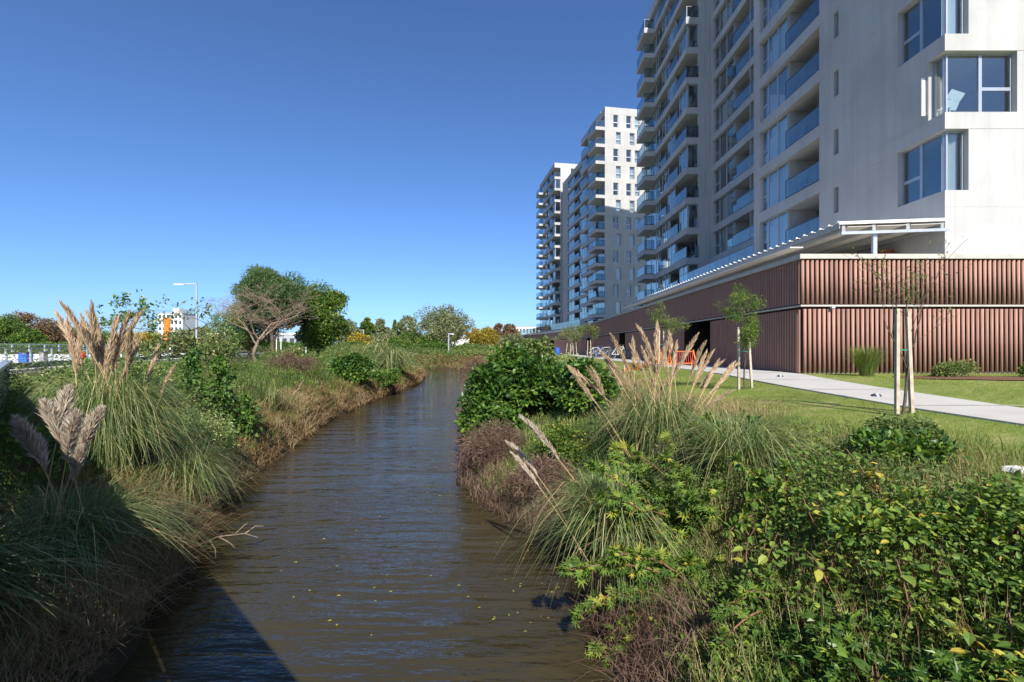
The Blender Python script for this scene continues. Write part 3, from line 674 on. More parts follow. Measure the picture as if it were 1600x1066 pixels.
# ------------------------------------------------------------------ plants
T_TWIG = (np.array([[0, 0, 0], [.4, .012, .03], [1, 0, -.12], [.4, -.012, .03]]), np.array([[0, 2, 1], [0, 3, 2]]))
T_HAIR = (np.array([[0, 0, 0], [.4, .028, .03], [1, 0, -.12], [.4, -.028, .03]]), np.array([[0, 2, 1], [0, 3, 2]]))
def plume_mesh(seed, fat, mat, curve=.06, start=.62, n=420):
    """one pampas plume one unit long: straw stem and feathery head"""
    r = np.random.default_rng(seed); t = np.linspace(0, 1, 9)
    axis = lambda t: np.stack([curve*t**2.5, 0*t, t], -1)
    mb = MB().tube(axis(t), np.interp(t, [0, 1], [.0045, .0015]), 4); Vs = np.concatenate(mb.V); Fs = np.concatenate(mb.F)
    Fs = np.r_[Fs[:, [0, 1, 2]], Fs[:, [0, 2, 3]]]
    q = r.beta(1.2, 1.5, n); tt = start+(1-start)*q; P = axis(tt); a = r.uniform(0, 6.283, n)
    open_ = np.sin(np.pi*np.clip(q*.86+.12, 0, 1))
    D = np.stack([np.cos(a)*.135*fat, np.sin(a)*.135*fat, np.ones(n)], 1); D += r.normal(size=(n, 3))*.06*fat
    global RNG
    V, F, ti = scatter(T_HAIR, P, D, (.022+.055*open_*r.uniform(.5, 1.2, n))*(.75+.25*fat), r.uniform(0, 1, n))
    return mesh_np('plume', np.r_[Vs, V], np.r_[Fs, F+len(Vs)], ['straw', mat], mi=np.r_[np.zeros(len(Fs)), np.ones(len(F))], tint=np.r_[np.full(len(Vs), .5), ti])
PLUME = [plume_mesh(i, 1.0, 'plume', c, .62+.03*(i % 3), 620) for i, c in enumerate((.03, .07, .12, .05, .09))]
FAT = [plume_mesh(20+i, 2.2, 'plume_grey', c, .70, 1100) for i, c in enumerate((.05, .12, .09))]
WHITE = [plume_mesh(30+i, 1.0, 'plume_grey', c, .66, 600) for i, c in enumerate((.10, .2))]
def aim(o, a, b, roll=None):
    a = Vector(a); b = Vector(b); d = b-a; L = d.length
    az = math.atan2(d.y, d.x); tilt = math.acos(max(-1, min(1, d.z/L)))
    o.location = a; o.rotation_mode = 'XYZ'; o.rotation_euler = (0, tilt, az); o.scale = (L, L, L)
def pampas(label, x, y, h, rad, nb, tips=(), kind=PLUME, group='pampas grass clumps on the canal banks', spread=.35, base_spread=.25, dz=0):
    z = gz(x, y)+dz; t = thing('pampas_grass', label, 'pampas grass', (x, y, z), 0, group)
    n = nb; a = U(0, 6.283, n); r0 = rad*.28*np.sqrt(U(0, 1, n)); B = np.stack([r0*np.cos(a), r0*np.sin(a), U(-.08, .05, n)], 1)
    a2 = a+RNG.normal(size=n)*.8; hh = h*U(.45, 1.15, n); rc = rad*np.where(U(0, 1, n) < .2, U(.05, .5, n), U(.3, 1.3, n))
    blades('leaves', 'pampas_leaf', t, B=B, ang=a2, h=hh, reach=rc, width=np.maximum(.007, y*.0010)*U(.7, 1.3, n), tint=np.where(U(0, 1, n) < .10, U(.8, 1, n), RNG.beta(2, 2.4, n)*.85), segs=5, droop=np.clip(rc/rad-.25, 0, 1)*.85, hp=.75)
    for i, (px, py) in enumerate(tips):
        Yt = y+U(-.35, .35); tip = (X_at(px, Yt)-x, Yt-y, Z_at(py, Yt)-z); bb = U(0, 6.283)
        o = obj('plume', kind[i % len(kind)], t); aim(o, (base_spread*math.cos(bb)+tip[0]*.15, base_spread*math.sin(bb), .0), tip)
    return t
tips = [(893, 568), (895, 566), (907, 570), (921, 568), (935, 569), (941, 543), (953, 552), (962, 544), (962, 518), (990, 522), (1007, 540), (1014, 519), (1019, 503), (1026, 499), (1031, 523), (1040, 543), (1049, 513), (1064, 534), (1081, 518), (1088, 530), (1102, 545), (1104, 543), (1112, 554), (1119, 557), (1141, 555), (1149, 564), (1140, 600), (1020, 560), (1055, 530), (1000, 535), (994, 612), (1035, 585), (915, 590)]
pampas('large pampas clump on the right bank with over thirty tan plumes', 2.1, 7.0, 1.0, 1.0, 1500, tips, base_spread=.35)
pampas('drooping pampas clump at the right waterline without upright plumes', 1.15, 5.3, 1.0, .95, 1500, [(836, 634), (826, 676), (812, 697)], WHITE)
pampas('blue-green pampas clump lower on the right bank behind lobed shrub', 2.6, 5.5, .75, .95, 900)
tips = [(93, 482), (113, 493), (136, 467), (146, 470), (162, 484), (132, 496), (169, 490), (187, 479), (194, 482), (174, 501), (208, 518), (239, 535), (250, 569), (153, 484), (180, 496), (215, 524), (122, 505), (201, 500), (140, 488), (158, 500)]
pampas('tall pampas clump on the left bank, its tan plumes reaching the skyline', -5.6, 6.7, 1.5, 1.15, 3000, tips, base_spread=.35)
pampas('lower pampas clump hanging to the water beside the tall left one', -4.95, 7.3, .95, .85, 1200)
pampas('shaded pampas clump nearest the bridge with fat fluffy plumes', -4.15, 4.5, .75, 1.0, 1600, [(38, 648), (62, 668), (98, 622), (112, 640), (128, 632), (120, 690), (90, 606)], FAT, base_spread=.2)
pampas('dark pampas clump at the lower left edge in bridge shadow', -4.2, 3.4, .7, 1.0, 1300)
pampas('left bank pampas clump at the canal bend with straw and white plumes', -8.2, 33, 1.7, 2.0, 900, [(px, 553+7*math.sin(px)) for px in range(580, 650, 5)], PLUME+WHITE)
pampas('second pampas clump right behind the bend clump on left bank', -9.8, 36, 1.7, 2.0, 700, [(px, 548+5*math.sin(px*2)) for px in range(572, 640, 7)], PLUME)
pampas('straw coloured pampas clump far down the right bank behind the broad bush', -.5, 21, 1.2, 1.3, 900, [(px, 541+4*math.sin(px*3)) for px in range(765, 802, 3)], PLUME)
pampas('small pampas tuft beside the scrub halfway along the left bank', -7.2, 14.5, .7, .6, 250, [(474, 592), (467, 604)], PLUME)

def blobs(x, y, z, rx, ry, h, k, r):
    c = RNG.normal(size=(k, 3)); c = norm(c)*np.cbrt(U(.1, 1, k))[:, None]*np.array([rx*.72, ry*.72, h*.40]); c[:, 2] = np.abs(c[:, 2]+h*.12)+h*.18
    return c, r*U(.7, 1.3, k)
def bush(name, label, cat, x, y, rx, ry, h, n, size, mat, T=T_DIA, k=26, r=None, group=None, sink=.1, down=.35, stem='bark'):
    z = gz(x, y)-sink*.0; t = thing(name, label, cat, (x, y, z), 0, group)
    r = r or min(rx, h)*.38; C, R = blobs(x, y, z, rx, ry, h, k, r)
    i = RNG.integers(0, k, n); v = norm(RNG.normal(size=(n, 3))); v[:, 2] = np.where(v[:, 2] < -.3, -v[:, 2], v[:, 2])
    P = C[i]+v*(R[i]*U(.55, 1.08, n))[:, None]; P[:, 2] = np.maximum(P[:, 2], .03)
    D = v+RNG.normal(size=(n, 3))*.5; D[:, 2] -= down
    bt = U(-.18, .18, k)
    leaves('foliage', T, P, D, size*U(.6, 1.35, n), np.clip(U(0, .9, n)+bt[i], 0, 1), mat, t)
    m = MB()
    for c in C[:14]:
        mid = c*.5+np.array([U(-.05, .05), U(-.05, .05), .02]); m.tube([(c[0]*.12, c[1]*.12, -.1), mid, c], [.02*h**.5, .013*h**.5, .004], 5)
    m.build('stems', stem, t, smooth=True); return t
bush('broadleaf_bush', 'big dark broad-leaved bush leaning over the water on the right bank', 'bush', .25, 12.0, 1.75, 1.3, 2.3, 13000, .12, 'broad_leaf', T_OVAL, 46, .38)
bush('broadleaf_bush', 'lower broad-leaved bush overhanging the waterline in front of the big one', 'bush', -.55, 11.2, .85, .8, 1.5, 5500, .11, 'broad_leaf', T_OVAL, 30, .3)
bush('broadleaf_bush', 'glossy bush behind the tan plumes in front of the bicycles', 'bush', 1.6, 10.2, .75, .8, 1.6, 4200, .10, 'broad_leaf', T_OVAL, 26, .28)
bush('pale_flowering_bush', 'rounded yellow-green flowering bush right of the broad-leaved bush', 'bush', 1.35, 13.6, .85, .9, 1.55, 6500, .06, 'pale_bush_leaf', T_DIA, 30, .34)
bush('tall_shrub', 'upright leafy shrub behind the broad-leaved bush near the far pavilion wall', 'bush', .95, 19.5, 1.1, 1.0, 2.5, 3600, .13, 'scrub_leaf', T_OVAL, 26, .42)
bush('brown_brush', 'rounded dead brown brush hanging over the right waterline', 'brush', -.35, 9.4, .75, .85, .85, 8000, .10, 'brown_brush', T_HAIR, 34, .27)
bush('brown_brush', 'small dead brown brush at the waterline nearest the drooping pampas', 'brush', .45, 7.5, .6, .6, .65, 5000, .10, 'brown_brush', T_HAIR, 26, .22)
bush('green_bush', 'bright green low bush between brown brush and drooping pampas', 'bush', .85, 8.3, .6, .6, .8, 3600, .05, 'mulberry_leaf', T_DIA, 22, .22)
bush('brown_brush', 'purplish brown brush farther along the right waterline', 'brush', -1.5, 24.0, 1.2, 1.6, 1.7, 4500, .20, 'brown_brush', T_HAIR, 26, .42)
bush('pale_flowering_bush', 'cream flowering bush on the left bank beside the tall pampas', 'bush', -5.9, 9.1, .8, .7, 1.0, 5200, .055, 'pale_bush_leaf', T_DIA, 30, .26)
bush('pale_flowering_bush', 'olive flowering bush behind the tall pampas on the left', 'bush', -8.0, 9.6, 1.5, 1.0, .95, 4200, .07, 'pale_bush_leaf', T_DIA, 26, .3)
bush('broadleaf_bush', 'round broad-leaved bush halfway along the left bank', 'bush', -8.0, 24.0, 1.15, 1.1, 1.7, 4200, .16, 'broad_leaf', T_OVAL, 26, .4)
bush('green_bush', 'feathery green bush beside the round bush on the left bank', 'bush', -7.5, 27.5, 1.2, 1.2, 1.5, 3800, .14, 'tree_green', T_DIA, 26, .42)
bush('green_bush', 'dark low bush under the tall trees on the left bank', 'bush', -12.5, 27, 2.0, 1.6, 1.1, 3200, .14, 'scrub_leaf', T_DIA, 24, .42)
bush('brown_brush', 'reddish brown weeds left of the round bush on the left bank', 'brush', -9.6, 21.0, 1.4, 1.2, 1.1, 4200, .15, 'brown_brush', T_HAIR, 26, .36)
bush('green_bush', 'yellowish weeds at the foot of the bare tree', 'bush', -12.2, 18.5, 1.8, 1.4, .9, 3600, .09, 'pale_bush_leaf', T_DIA, 26, .34)
def column(label, x, y, h, r, n, size, mat='broad_leaf'):
    z = gz(x, y); t = thing('leafy_sapling', label, 'sapling', (x, y, z), 0, 'leafy saplings on the left bank'); k = 16
    cz_ = np.linspace(.1, 1, k)*h; C = np.stack([RNG.normal(size=k)*r*.35, RNG.normal(size=k)*r*.35, cz_], 1); R = r*(1.1-.75*(cz_/h)**2)
    i = RNG.integers(0, k, n); v = norm(RNG.normal(size=(n, 3))); P = C[i]+v*R[i][:, None]*U(.5, 1.05, n)[:, None]; P[:, 2] = np.maximum(P[:, 2], 0)
    D = v+RNG.normal(size=(n, 3))*.3; D[:, 2] -= .5
    leaves('foliage', T_OVAL, P, D, size*U(.7, 1.3, n), U(0, .9, n), mat, t)
    MB().tube(np.c_[C[:, :2]*.5, C[:, 2]], np.linspace(.03, .006, k), 5).build('stem', 'bark', t, smooth=True)
column('tallest leafy sapling column on the left bank, right of the gnarled tree', -6.65, 11.0, 1.55, .24, 800, .10)
column('shorter leafy sapling column between gnarled tree and tallest one', -7.3, 11.1, 1.30, .20, 520, .10)
column('slanting leafy sapling lower right of the tallest column', -6.15, 11.2, .9, .22, 380, .10)

# trees
def skel(p, d, L, r, lvl, mx, out, tips, bend, spread, nb, grav=0.0):
    n = 5; pts = [p]; dd = d.copy()
    for i in range(n-1):
        dd = norm(dd+RNG.normal(size=3)*bend+np.array([0, 0, grav])); pts.append(pts[-1]+dd*L/(n-1))
    pts = np.array(pts); r1 = r*(.62 if lvl < mx else .3); out.append((pts, np.linspace(r, r1, n)))
    if lvl >= mx:
        tips.append((pts[2], dd)); tips.append((pts[-1], dd)); return
    k = RNG.integers(nb[0], nb[1]+1)+(2 if lvl == 0 and mx > 3 else 0)
    for j in range(k):
        f = 1.0 if j == 0 else U(.45, 1.0); q = pts[0]+(pts[-1]-pts[0])*f if j else pts[-1]; q = pts[min(n-1, int(round(f*(n-1))))]
        nd = norm(dd+RNG.normal(size=3)*spread*np.array([1.15, 1.15, .7])+np.array([0, 0, .22])); skel(q, nd, L*U(.62, .86), r1*(.9 if j == 0 else .7), lvl+1, mx, out, tips, bend, spread, nb, grav)
def rtree(label, x, y, H, Rad, mat, n, size, T=T_DIA, k=46, low=.22, bark='bark', r0=None, name='tree', cat='tree', group=None, lump=.30, top=.0):
    """tree with forking limbs that carry a crown of leafy lumps"""
    g = np.random.default_rng(abs(int(x*131+y*977))); z = gz(x, y); t = thing(name, label, cat, (x, y, z-.03), 0, group); r0 = r0 or H*.022
    zc = H*(1+low)/2; rz = H*(1-low)/2; c = g.normal(size=(k, 3)); c /= np.linalg.norm(c, axis=1)[:, None]; c *= (g.uniform(.12, 1, k)**.42)[:, None]
    wob = 1+.22*np.sin(2.1*np.arctan2(c[:, 1], c[:, 0])+g.uniform(0, 6))
    C = np.stack([c[:, 0]*Rad*.80*wob, c[:, 1]*Rad*.80, zc+c[:, 2]*rz*.84], 1); C[:, :2] *= (1-.35*np.clip(c[:, 2], 0, 1)**2*(1+top))[:, None]
    L = Rad*lump*g.uniform(.55, 1.25, k); i = g.integers(0, k, n); v = g.normal(size=(n, 3)); v /= np.linalg.norm(v, axis=1)[:, None]
    P = C[i]+v*(L[i]*g.uniform(.35, 1.05, n)**.8)[:, None]*np.array([1, 1, .72]); D = v+g.normal(size=(n, 3))*.7; D[:, 2] -= .15
    leaves('crown', T, P, D, size*g.uniform(.6, 1.4, n), np.clip(g.uniform(0, .9, n)+g.uniform(-.2, .2, k)[i], 0, 1), mat, t)
    m = MB(); fork = np.array([0, 0, H*max(.16, low*.75)]); m.tube([(0, 0, 0), fork*.5+[r0*.4, 0, 0], fork], [r0*1.25, r0, r0*.85], 8)
    for q in C[np.argsort(-L)][:k*2//3]:
        mid = fork+(q-fork)*.5+np.array([0, 0, .10*np.linalg.norm(q-fork)])*g.uniform(-.3, .8)+g.normal(size=3)*.05*Rad; m.tube([fork*.96, fork+(mid-fork)*.55, mid, q], [r0*.5, r0*.36, r0*.22, r0*.06], 5)
    m.build('trunk', bark, t, smooth=True); return t
def tree(label, x, y, H, Rad, mx=4, mat='tree_green', n=5000, size=.2, T=T_DIA, trunk=.32, bark='bark', lean=(0, 0), cat='tree', name='tree', group=None, bend=.12, spread=.62, nb=(2, 3), r0=None, cl=.42, crown_low=.25, dz=0, leafdown=.25):
    z = gz(x, y)+dz; t = thing(name, label, cat, (x, y, z-.03), 0, group); out = []; tips = []
    skel(np.zeros(3), norm(np.array([lean[0], lean[1], 1.])), trunk, .05, 0, mx, out, tips, bend, spread, nb)
    tp = np.array([a for a, _ in tips]); zmx = tp[:, 2].max(); rr = np.percentile(np.linalg.norm(tp[:, :2]-tp[:, :2].mean(0), axis=1), 92)+1e-6
    sz = H/zmx*.94; sx = Rad/rr*.86; c0 = tp[:, :2].mean(0)
    r0 = r0 or H*.022
    def warp(p): 
        q = p.copy(); w = np.clip(p[:, 2]/zmx, 0, 1)[:, None]**2.2; q[:, :2] = (p[:, :2]-c0*w*(0 if lean != (0, 0) else 1))*sx; q[:, 2] *= sz; return q
    m = MB()
    for pts, rad in out: m.tube(warp(pts), np.maximum(rad/.05*r0, .004*H/5), 6 if rad[0] > .02 else 4)
    m.build('trunk', bark, t, smooth=True)
    if n:
        tp = warp(tp); k = RNG.integers(0, len(tp), n); s = cl*Rad*.5
        P = tp[k]+norm(RNG.normal(size=(n, 3)))*(U(0, 1, (n, 1))**.5)*np.array([s, s, s*.62])*1.45*U(.5, 1.0, len(tp))[k][:, None]; P[:, 2] = np.maximum(P[:, 2], H*crown_low*U(.8, 1.2, n))
        D = RNG.normal(size=(n, 3)); D[:, 2] -= leafdown; bt = U(-.2, .2, len(tp))
        leaves('crown', T, P, D, size*U(.6, 1.4, n), np.clip(U(.0, .92, n)+bt[k], 0, 1), mat, t)
    return t
tree('bare leafless tree with pale branches beside the left promenade', -20.1, 38, 6.9, 4.7, 7, None, 0, trunk=.30, bark='bark_pale', r0=.17, bend=.12, spread=.46, nb=(2, 3), name='bare_tree')
rtree('tall feathery tree with a dark trunk behind the bare tree', -21.6, 43.5, 8.9, 3.3, 'tree_feather', 30000, .26, T_NARROW, 60, .34, r0=.17, lump=.34)
rtree('dense round green tree right of the feathery tree', -20.2, 50, 8.3, 3.7, 'tree_green', 32000, .24, T_DIA, 60, .10, r0=.22, lump=.34)
rtree('wide low feathery tree left behind the bare tree', -25.6, 47, 5.6, 3.4, 'tree_green', 16000, .24, T_NARROW, 44, .20, r0=.15, lump=.34)
tree('gnarled leaning tree with sparse leaves behind the tall left pampas', -11.3, 16.5, 3.2, 2.0, 6, 'scrub_leaf', 4600, .085, T_OVAL, trunk=.22, lean=(-.02, 0), r0=.12, bend=.28, spread=.75, cl=.16, crown_low=.35, name='gnarled_tree')
tree('thin small tree poking above the tall left pampas plumes', -13.6, 16.8, 3.4, 1.0, 4, 'tree_green', 900, .09, T_OVAL, trunk=.5, r0=.05, bend=.2, cl=.2, crown_low=.5)
# young staked trees in a row on the lawn
def young(label, x, y, H, Rad, n, size, stakes, mat='scrub_leaf', hs=1.5, T=T_NARROW, nb=(3, 4), trunk=.55, cl=.42):
    t = tree(label, x, y, H, Rad, 3, mat, n, size, T, trunk=trunk, bark='bark', bend=.09, spread=.36, nb=nb, r0=.022, cl=cl, crown_low=.48, name='young_tree', group='staked young trees in a row on the lawn')
    tops = []
    for (dx, dy, lx) in stakes:
        m = MB().bar((dx, dy, -.1), (dx+lx, dy*.7, hs), .048, .048); m.build('stake', 'stake_wood', t); tops.append((dx+lx*.7, dy*.8, hs*.62))
    for a in tops: MB().bar(a, (0, 0, hs*.62), .012, .02).build('tie', 'green_tie', t)
    return t
young('nearest staked young tree, thin and almost leafless, before the clay-clad front', 5.62, 6.95, 2.65, .85, 420, .055, [(-.10, -.02, .01), (.17, .04, -.08)], hs=1.55, cl=.22)
young('second staked young tree with dense green crown near the pavilion corner', 5.5, 11.4, 2.6, .66, 4200, .06, [(-.10, .1, -.03), (.16, -.02, -.10)], 'tree_green')
young('third staked young tree behind the tan plumes', 6.0, 19.4, 2.8, .8, 2600, .075, [(-.12, 0, .04), (.14, .05, -.05)], 'scrub_leaf')
young('fourth staked young tree with pale stake near the bicycles', 5.75, 36.0, 3.0, .9, 1300, .13, [(-.15, 0, .05), (.15, .05, -.05)], 'scrub_leaf')
young('fifth staked young tree with bushy grey-green crown', 5.4, 44.5, 3.2, 1.15, 2200, .15, [(-.5, 0, .2), (.3, .05, -.1), (-.1, -.4, .05)], 'tree_grey')
young('farthest staked young tree beside the bushy fifth one', 5.95, 46.5, 3.3, 1.0, 1500, .15, [(.3, 0, -.1), (-.25, 0, .1)], 'scrub_leaf')
# ------------------------------------------------------------------ foreground shrubs on the right bank
def arch_shrub(name, label, cat, x, y, tips, T, size, mat, per=26, stem='bark_twig', tint=(0, .9), z=None, start=.4, rosette=8, group=None):
    """shrub of arching branches from one base to given tips (px, py, Y), leaves along the outer part"""
    z = gz(x, y) if z is None else z; t = thing(name, label, cat, (x, y, z), 0, group); m = MB(); P = []; D = []
    for (px, py, Yt) in tips:
        tip = np.array([X_at(px, Yt)-x, Yt-y, Z_at(py, Yt)-z]); mid = tip*.5+np.array([U(-.06, .06), U(-.06, .06), .10+.12*abs(tip[0])])
        s = np.linspace(0, 1, 8)[:, None]; c = (1-s)**2*np.array([0, 0, -.08])+2*s*(1-s)*mid+s**2*tip; m.tube(c, np.linspace(.011, .004, 8), 5)
        q = start+(1-start)*U(0, 1, per)**.8; pp = np.stack([np.interp(q, s[:, 0], c[:, i]) for i in range(3)], 1)
        ax = norm(c[-1]-c[-3]); a = U(0, 6.283, per); d = norm(RNG.normal(size=(per, 3)))+ax*.35; d[:, 2] += .15
        P.append(pp+d*.02); D.append(d)
        d = norm(RNG.normal(size=(rosette, 3)))*.9+ax*.6; P.append(np.tile(c[-1], (rosette, 1))); D.append(d)
    P = np.concatenate(P); D = np.concatenate(D); n = len(P)
    leaves('foliage', T, P, D, size*U(.6, 1.25, n), np.clip(U(*tint, n), 0, 1), mat, t, flat=.9)
    m.build('branches', stem, t, smooth=True); return t
J = lambda L, Y, d=.25: [(a, b, Y+U(-d, d)) for a, b in L]
arch_shrub('lobed_leaf_shrub', 'lobed-leaf shrub with pinkish twigs reaching over the water at bottom centre', 'shrub', 1.65, 4.25,
    J([(885, 892), (905, 900), (898, 965), (915, 1030), (925, 945), (960, 868), (985, 905), (1030, 875), (1000, 985), (1055, 965), (960, 1000), (945, 1055), (1085, 1000), (1020, 1045), (1100, 925), (1130, 880), (1075, 880), (1140, 980), (1010, 940), (1060, 1050)], 4.2), T_LOBED, .10, 'mulberry_leaf', 64, start=.25)
arch_shrub('lobed_leaf_shrub', 'lobed-leaf shrub with lime rosettes in front of the big tan plumes', 'shrub', 2.1, 6.0,
    J([(1105, 652), (1085, 668), (1120, 668), (1040, 688), (965, 702), (1000, 720), (1090, 700), (1060, 735), (1130, 705), (950, 745), (1010, 765), (1100, 745)], 5.9), T_LOBED, .115, 'mulberry_leaf', 16, tint=(.2, .92), rosette=14, start=.6)
arch_shrub('lobed_leaf_shrub', 'small lobed-leaf shrub between the drooping and blue-green pampas clumps', 'shrub', 1.9, 4.9,
    J([(985, 820), (1030, 830), (960, 800), (1070, 800), (1110, 815), (1050, 845), (1150, 850), (1010, 860)], 4.75, .15), T_LOBED, .095, 'mulberry_leaf', 22, tint=(.2, 1.0))
arch_shrub('lobed_leaf_shrub', 'tall lobed-leaf shrub rising in front of the drooping waterline pampas', 'shrub', 1.75, 4.9,
    J([(925, 730), (960, 715), (1000, 735), (1040, 715), (1075, 740), (940, 775), (985, 770), (1030, 775), (1080, 780), (1120, 760), (915, 810), (1110, 800), (1060, 815), (970, 820)], 4.75, .3), T_LOBED, .10, 'mulberry_leaf', 46, tint=(0, .86), start=.3)
arch_shrub('lobed_leaf_shrub', 'tall leafy shrub between the blue-green pampas and the saplings', 'shrub', 2.55, 4.5,
    J([(1150, 720), (1190, 745), (1230, 730), (1265, 760), (1170, 785), (1215, 800), (1260, 810), (1140, 830), (1300, 800), (1190, 840), (1240, 850)], 4.35, .3), T_OVAL, .075, 'mulberry_leaf', 52, tint=(0, .9), start=.3)
bush('broadleaf_bush', 'dark glossy bush on the lawn edge right of the blue-green pampas', 'bush', 3.75, 4.75, .5, .4, .42, 2200, .07, 'broad_leaf', T_OVAL, 26, .2)
bush('green_bush', 'grey-green feathery bush at the far side of the glossy lawn-edge bush', 'bush', 4.4, 5.5, .45, .35, .34, 2000, .05, 'scrub_leaf', T_DIA, 22, .16)
bush('green_bush', 'low leafy mass under the saplings at bottom right', 'bush', 2.9, 3.4, 1.0, .5, .30, 1500, .05, 'mulberry_leaf', T_OVAL, 30, .14)
bush('green_bush', 'low leafy mass at the right edge below the lawn', 'bush', 3.7, 3.2, .7, .6, .28, 1200, .05, 'mulberry_leaf', T_OVAL, 26, .13)
arch_shrub('lobed_leaf_shrub', 'dark tangled lobed-leaf shrub low in the shade right of bottom centre', 'shrub', 2.0, 3.5,
    J([(1120, 960), (1160, 930), (1200, 905), (1240, 935), (1180, 985), (1230, 1000), (1120, 1020), (1270, 970), (1190, 1050), (1150, 1045), (1260, 1040), (1290, 1010)], 3.4, .2), T_LOBED, .085, 'mulberry_leaf', 26, tint=(0, .85))
scrubcloud('leaf_cover', 'low dark leaves filling the right bank between shrubs', 'mulberry_leaf', 17000, (2.2, 7), 'R', (.25, 2.5), .44, .040, 81, T_OVAL, .44)
scrubcloud('leaf_cover', 'finer weed leaves mixed through the right bank tangle', 'scrub_leaf', 34000, (2.2, 9), 'R', (.2, 3.0), .46, .028, 91, T_DIA, .40)
scrubcloud('leaf_cover', 'lobed leaves mixed low through the right bank tangle', 'broad_leaf', 5500, (2.2, 7), 'R', (.2, 2.2), .52, .075, 97, T_LOBED, .48)
LEAF = []
for i, tv in enumerate((.15, .35, .5, .65, .8, .86, .95)):
    V, F = T_OVAL; V = V.copy(); V[:, 2] -= .10*V[:, 0]**2*(i % 3); LEAF.append(mesh_np('leaf', V, F, 'mulberry_leaf', tint=np.full(len(V), tv)))
def sapling(label, px, py, z, h, nst, nl, size):
    x, y = ray_z(px, py, z); zz = gz(x, y); t = thing('mulberry_sapling', label, 'sapling', (x, y, zz), 0, 'mulberry saplings at bottom right'); m = MB()
    for s in range(nst):
        a = U(0, 6.283); ln = U(.1, .45)*h; top = np.array([ln*math.cos(a), ln*math.sin(a), h*U(.75, 1.1)]); q = np.linspace(0, 1, 7)[:, None]
        c = q*top+np.sin(q*math.pi)*np.array([U(-.05, .05), U(-.05, .05), .03]); c[0, 2] = -.1; m.tube(c, np.linspace(.008, .003, 7), 5)
        for j in range(nl):
            f = .25+.75*(j+.5)/nl; p = np.array([np.interp(f, q[:, 0], c[:, i]) for i in range(3)]); b = j*2.4+U(-.4, .4)
            d = Vector((math.cos(b), math.sin(b), U(-.45, .35))); o = obj('leaf', random.choice(LEAF), t); sc = size*U(.65, 1.25)*(1-.35*(f > .9))
            up = Vector((U(-.5, .5), U(-.5, .5), 1)); d.normalize(); sv = up.cross(d).normalized(); nv = d.cross(sv)
            M = Matrix((d, sv, nv)).transposed().to_4x4(); M.translation = Vector(p)+d*.03; o.matrix_basis = M @ Matrix.Scale(sc, 4)
    m.build('stems', 'bark_twig', t, smooth=True)
for (lab, px, py, z, h, ns, nl, sz) in [
    ('mulberry sapling with lime top leaves at the bottom edge, right of centre', 1385, 1050, 1.05, .36, 4, 9, .11),
    ('mulberry sapling in the bottom right corner with the largest leaves', 1560, 1040, 1.1, .34, 4, 9, .11),
    ('mulberry sapling with a pale upright stem above the bottom edge', 1425, 950, 1.15, .45, 4, 10, .105),
    ('yellowing mulberry sapling left of the pale upright stem', 1290, 930, 1.0, .42, 4, 10, .10),
    ('mulberry sapling at the right edge above the bottom corner', 1580, 900, 1.3, .36, 4, 9, .10),
    ('bushy mulberry sapling in the middle of the right bank slope', 1500, 880, 1.3, .36, 4, 9, .10),
    ('broad-leaved sapling in front of the glossy lawn-edge bush', 1370, 800, 1.4, .45, 5, 10, .095),
    ('low broad-leaved sapling left of the lawn-edge bush', 1290, 850, 1.2, .4, 4, 9, .095),
    ('leafy sapling beside the blue-green pampas clump', 1180, 900, .95, .5, 4, 9, .10),
    ('upright sapling with a lime tip right of the blue-green pampas', 1230, 800, 1.25, .45, 4, 9, .095)]:
    sapling(lab, px, py, z, h, ns, nl, sz*.82)
# planting before the clay-clad front
x, y = 9.25, 12.6; z = gz(x, y); t = thing('ornamental_grass', 'fine green ornamental grass tuft against the clay-clad front', 'grass tuft', (x, y, z)); n = 1100
a = U(0, 6.283, n); blades('leaves', 'rough_grass', t, B=np.stack([.18*np.cos(a)*U(0, 1, n), .18*np.sin(a)*U(0, 1, n), np.zeros(n)], 1), ang=a, h=U(.5, 1.0, n), reach=U(.1, .55, n), width=.008, tint=U(0, .8, n), segs=4, droop=.15)
bush('green_bush', 'low sprawling shrub in the mulch bed by the clay-clad front', 'shrub', 11.0, 12.0, .75, .4, .42, 2600, .06, 'scrub_leaf', T_DIA, 24, .17)
bush('green_bush', 'small low shrub in the mulch at the right picture edge', 'shrub', 12.6, 11.6, .55, .4, .40, 1600, .06, 'tree_green', T_DIA, 20, .16)
def patch(name, cx, cy, rx, ry, mat, seed, lift=.012):
    a = np.linspace(0, 6.283, 40, endpoint=False); r = .75+.5*vnoise(np.cos(a)*2, np.sin(a)*2, 1, seed); V = [[cx, cy, gz(cx, cy)+lift+.03]]
    for q, rr in zip(a, r): x, y = cx+rx*rr*math.cos(q), cy+ry*rr*math.sin(q); V.append([x, y, gz(x, y)+lift])
    return struct(name, mesh_np(name, V, [[0, i, i % 40+1] for i in range(1, 41)], mat))
patch('mulch_bed', 11.6, 11.6, 2.1, 1.0, 'mulch', 5, .02)
MB().box(-.16, .16, -.06, .06, 0, .04).build('stone_slab', 'white_wall', tag(obj('stone_edge', None, None, (4.3, 4.1, gz(4.3, 4.1)+.08), (0, .1, .5)), 'white stone slab end at the right edge of the bank', 'stone'))
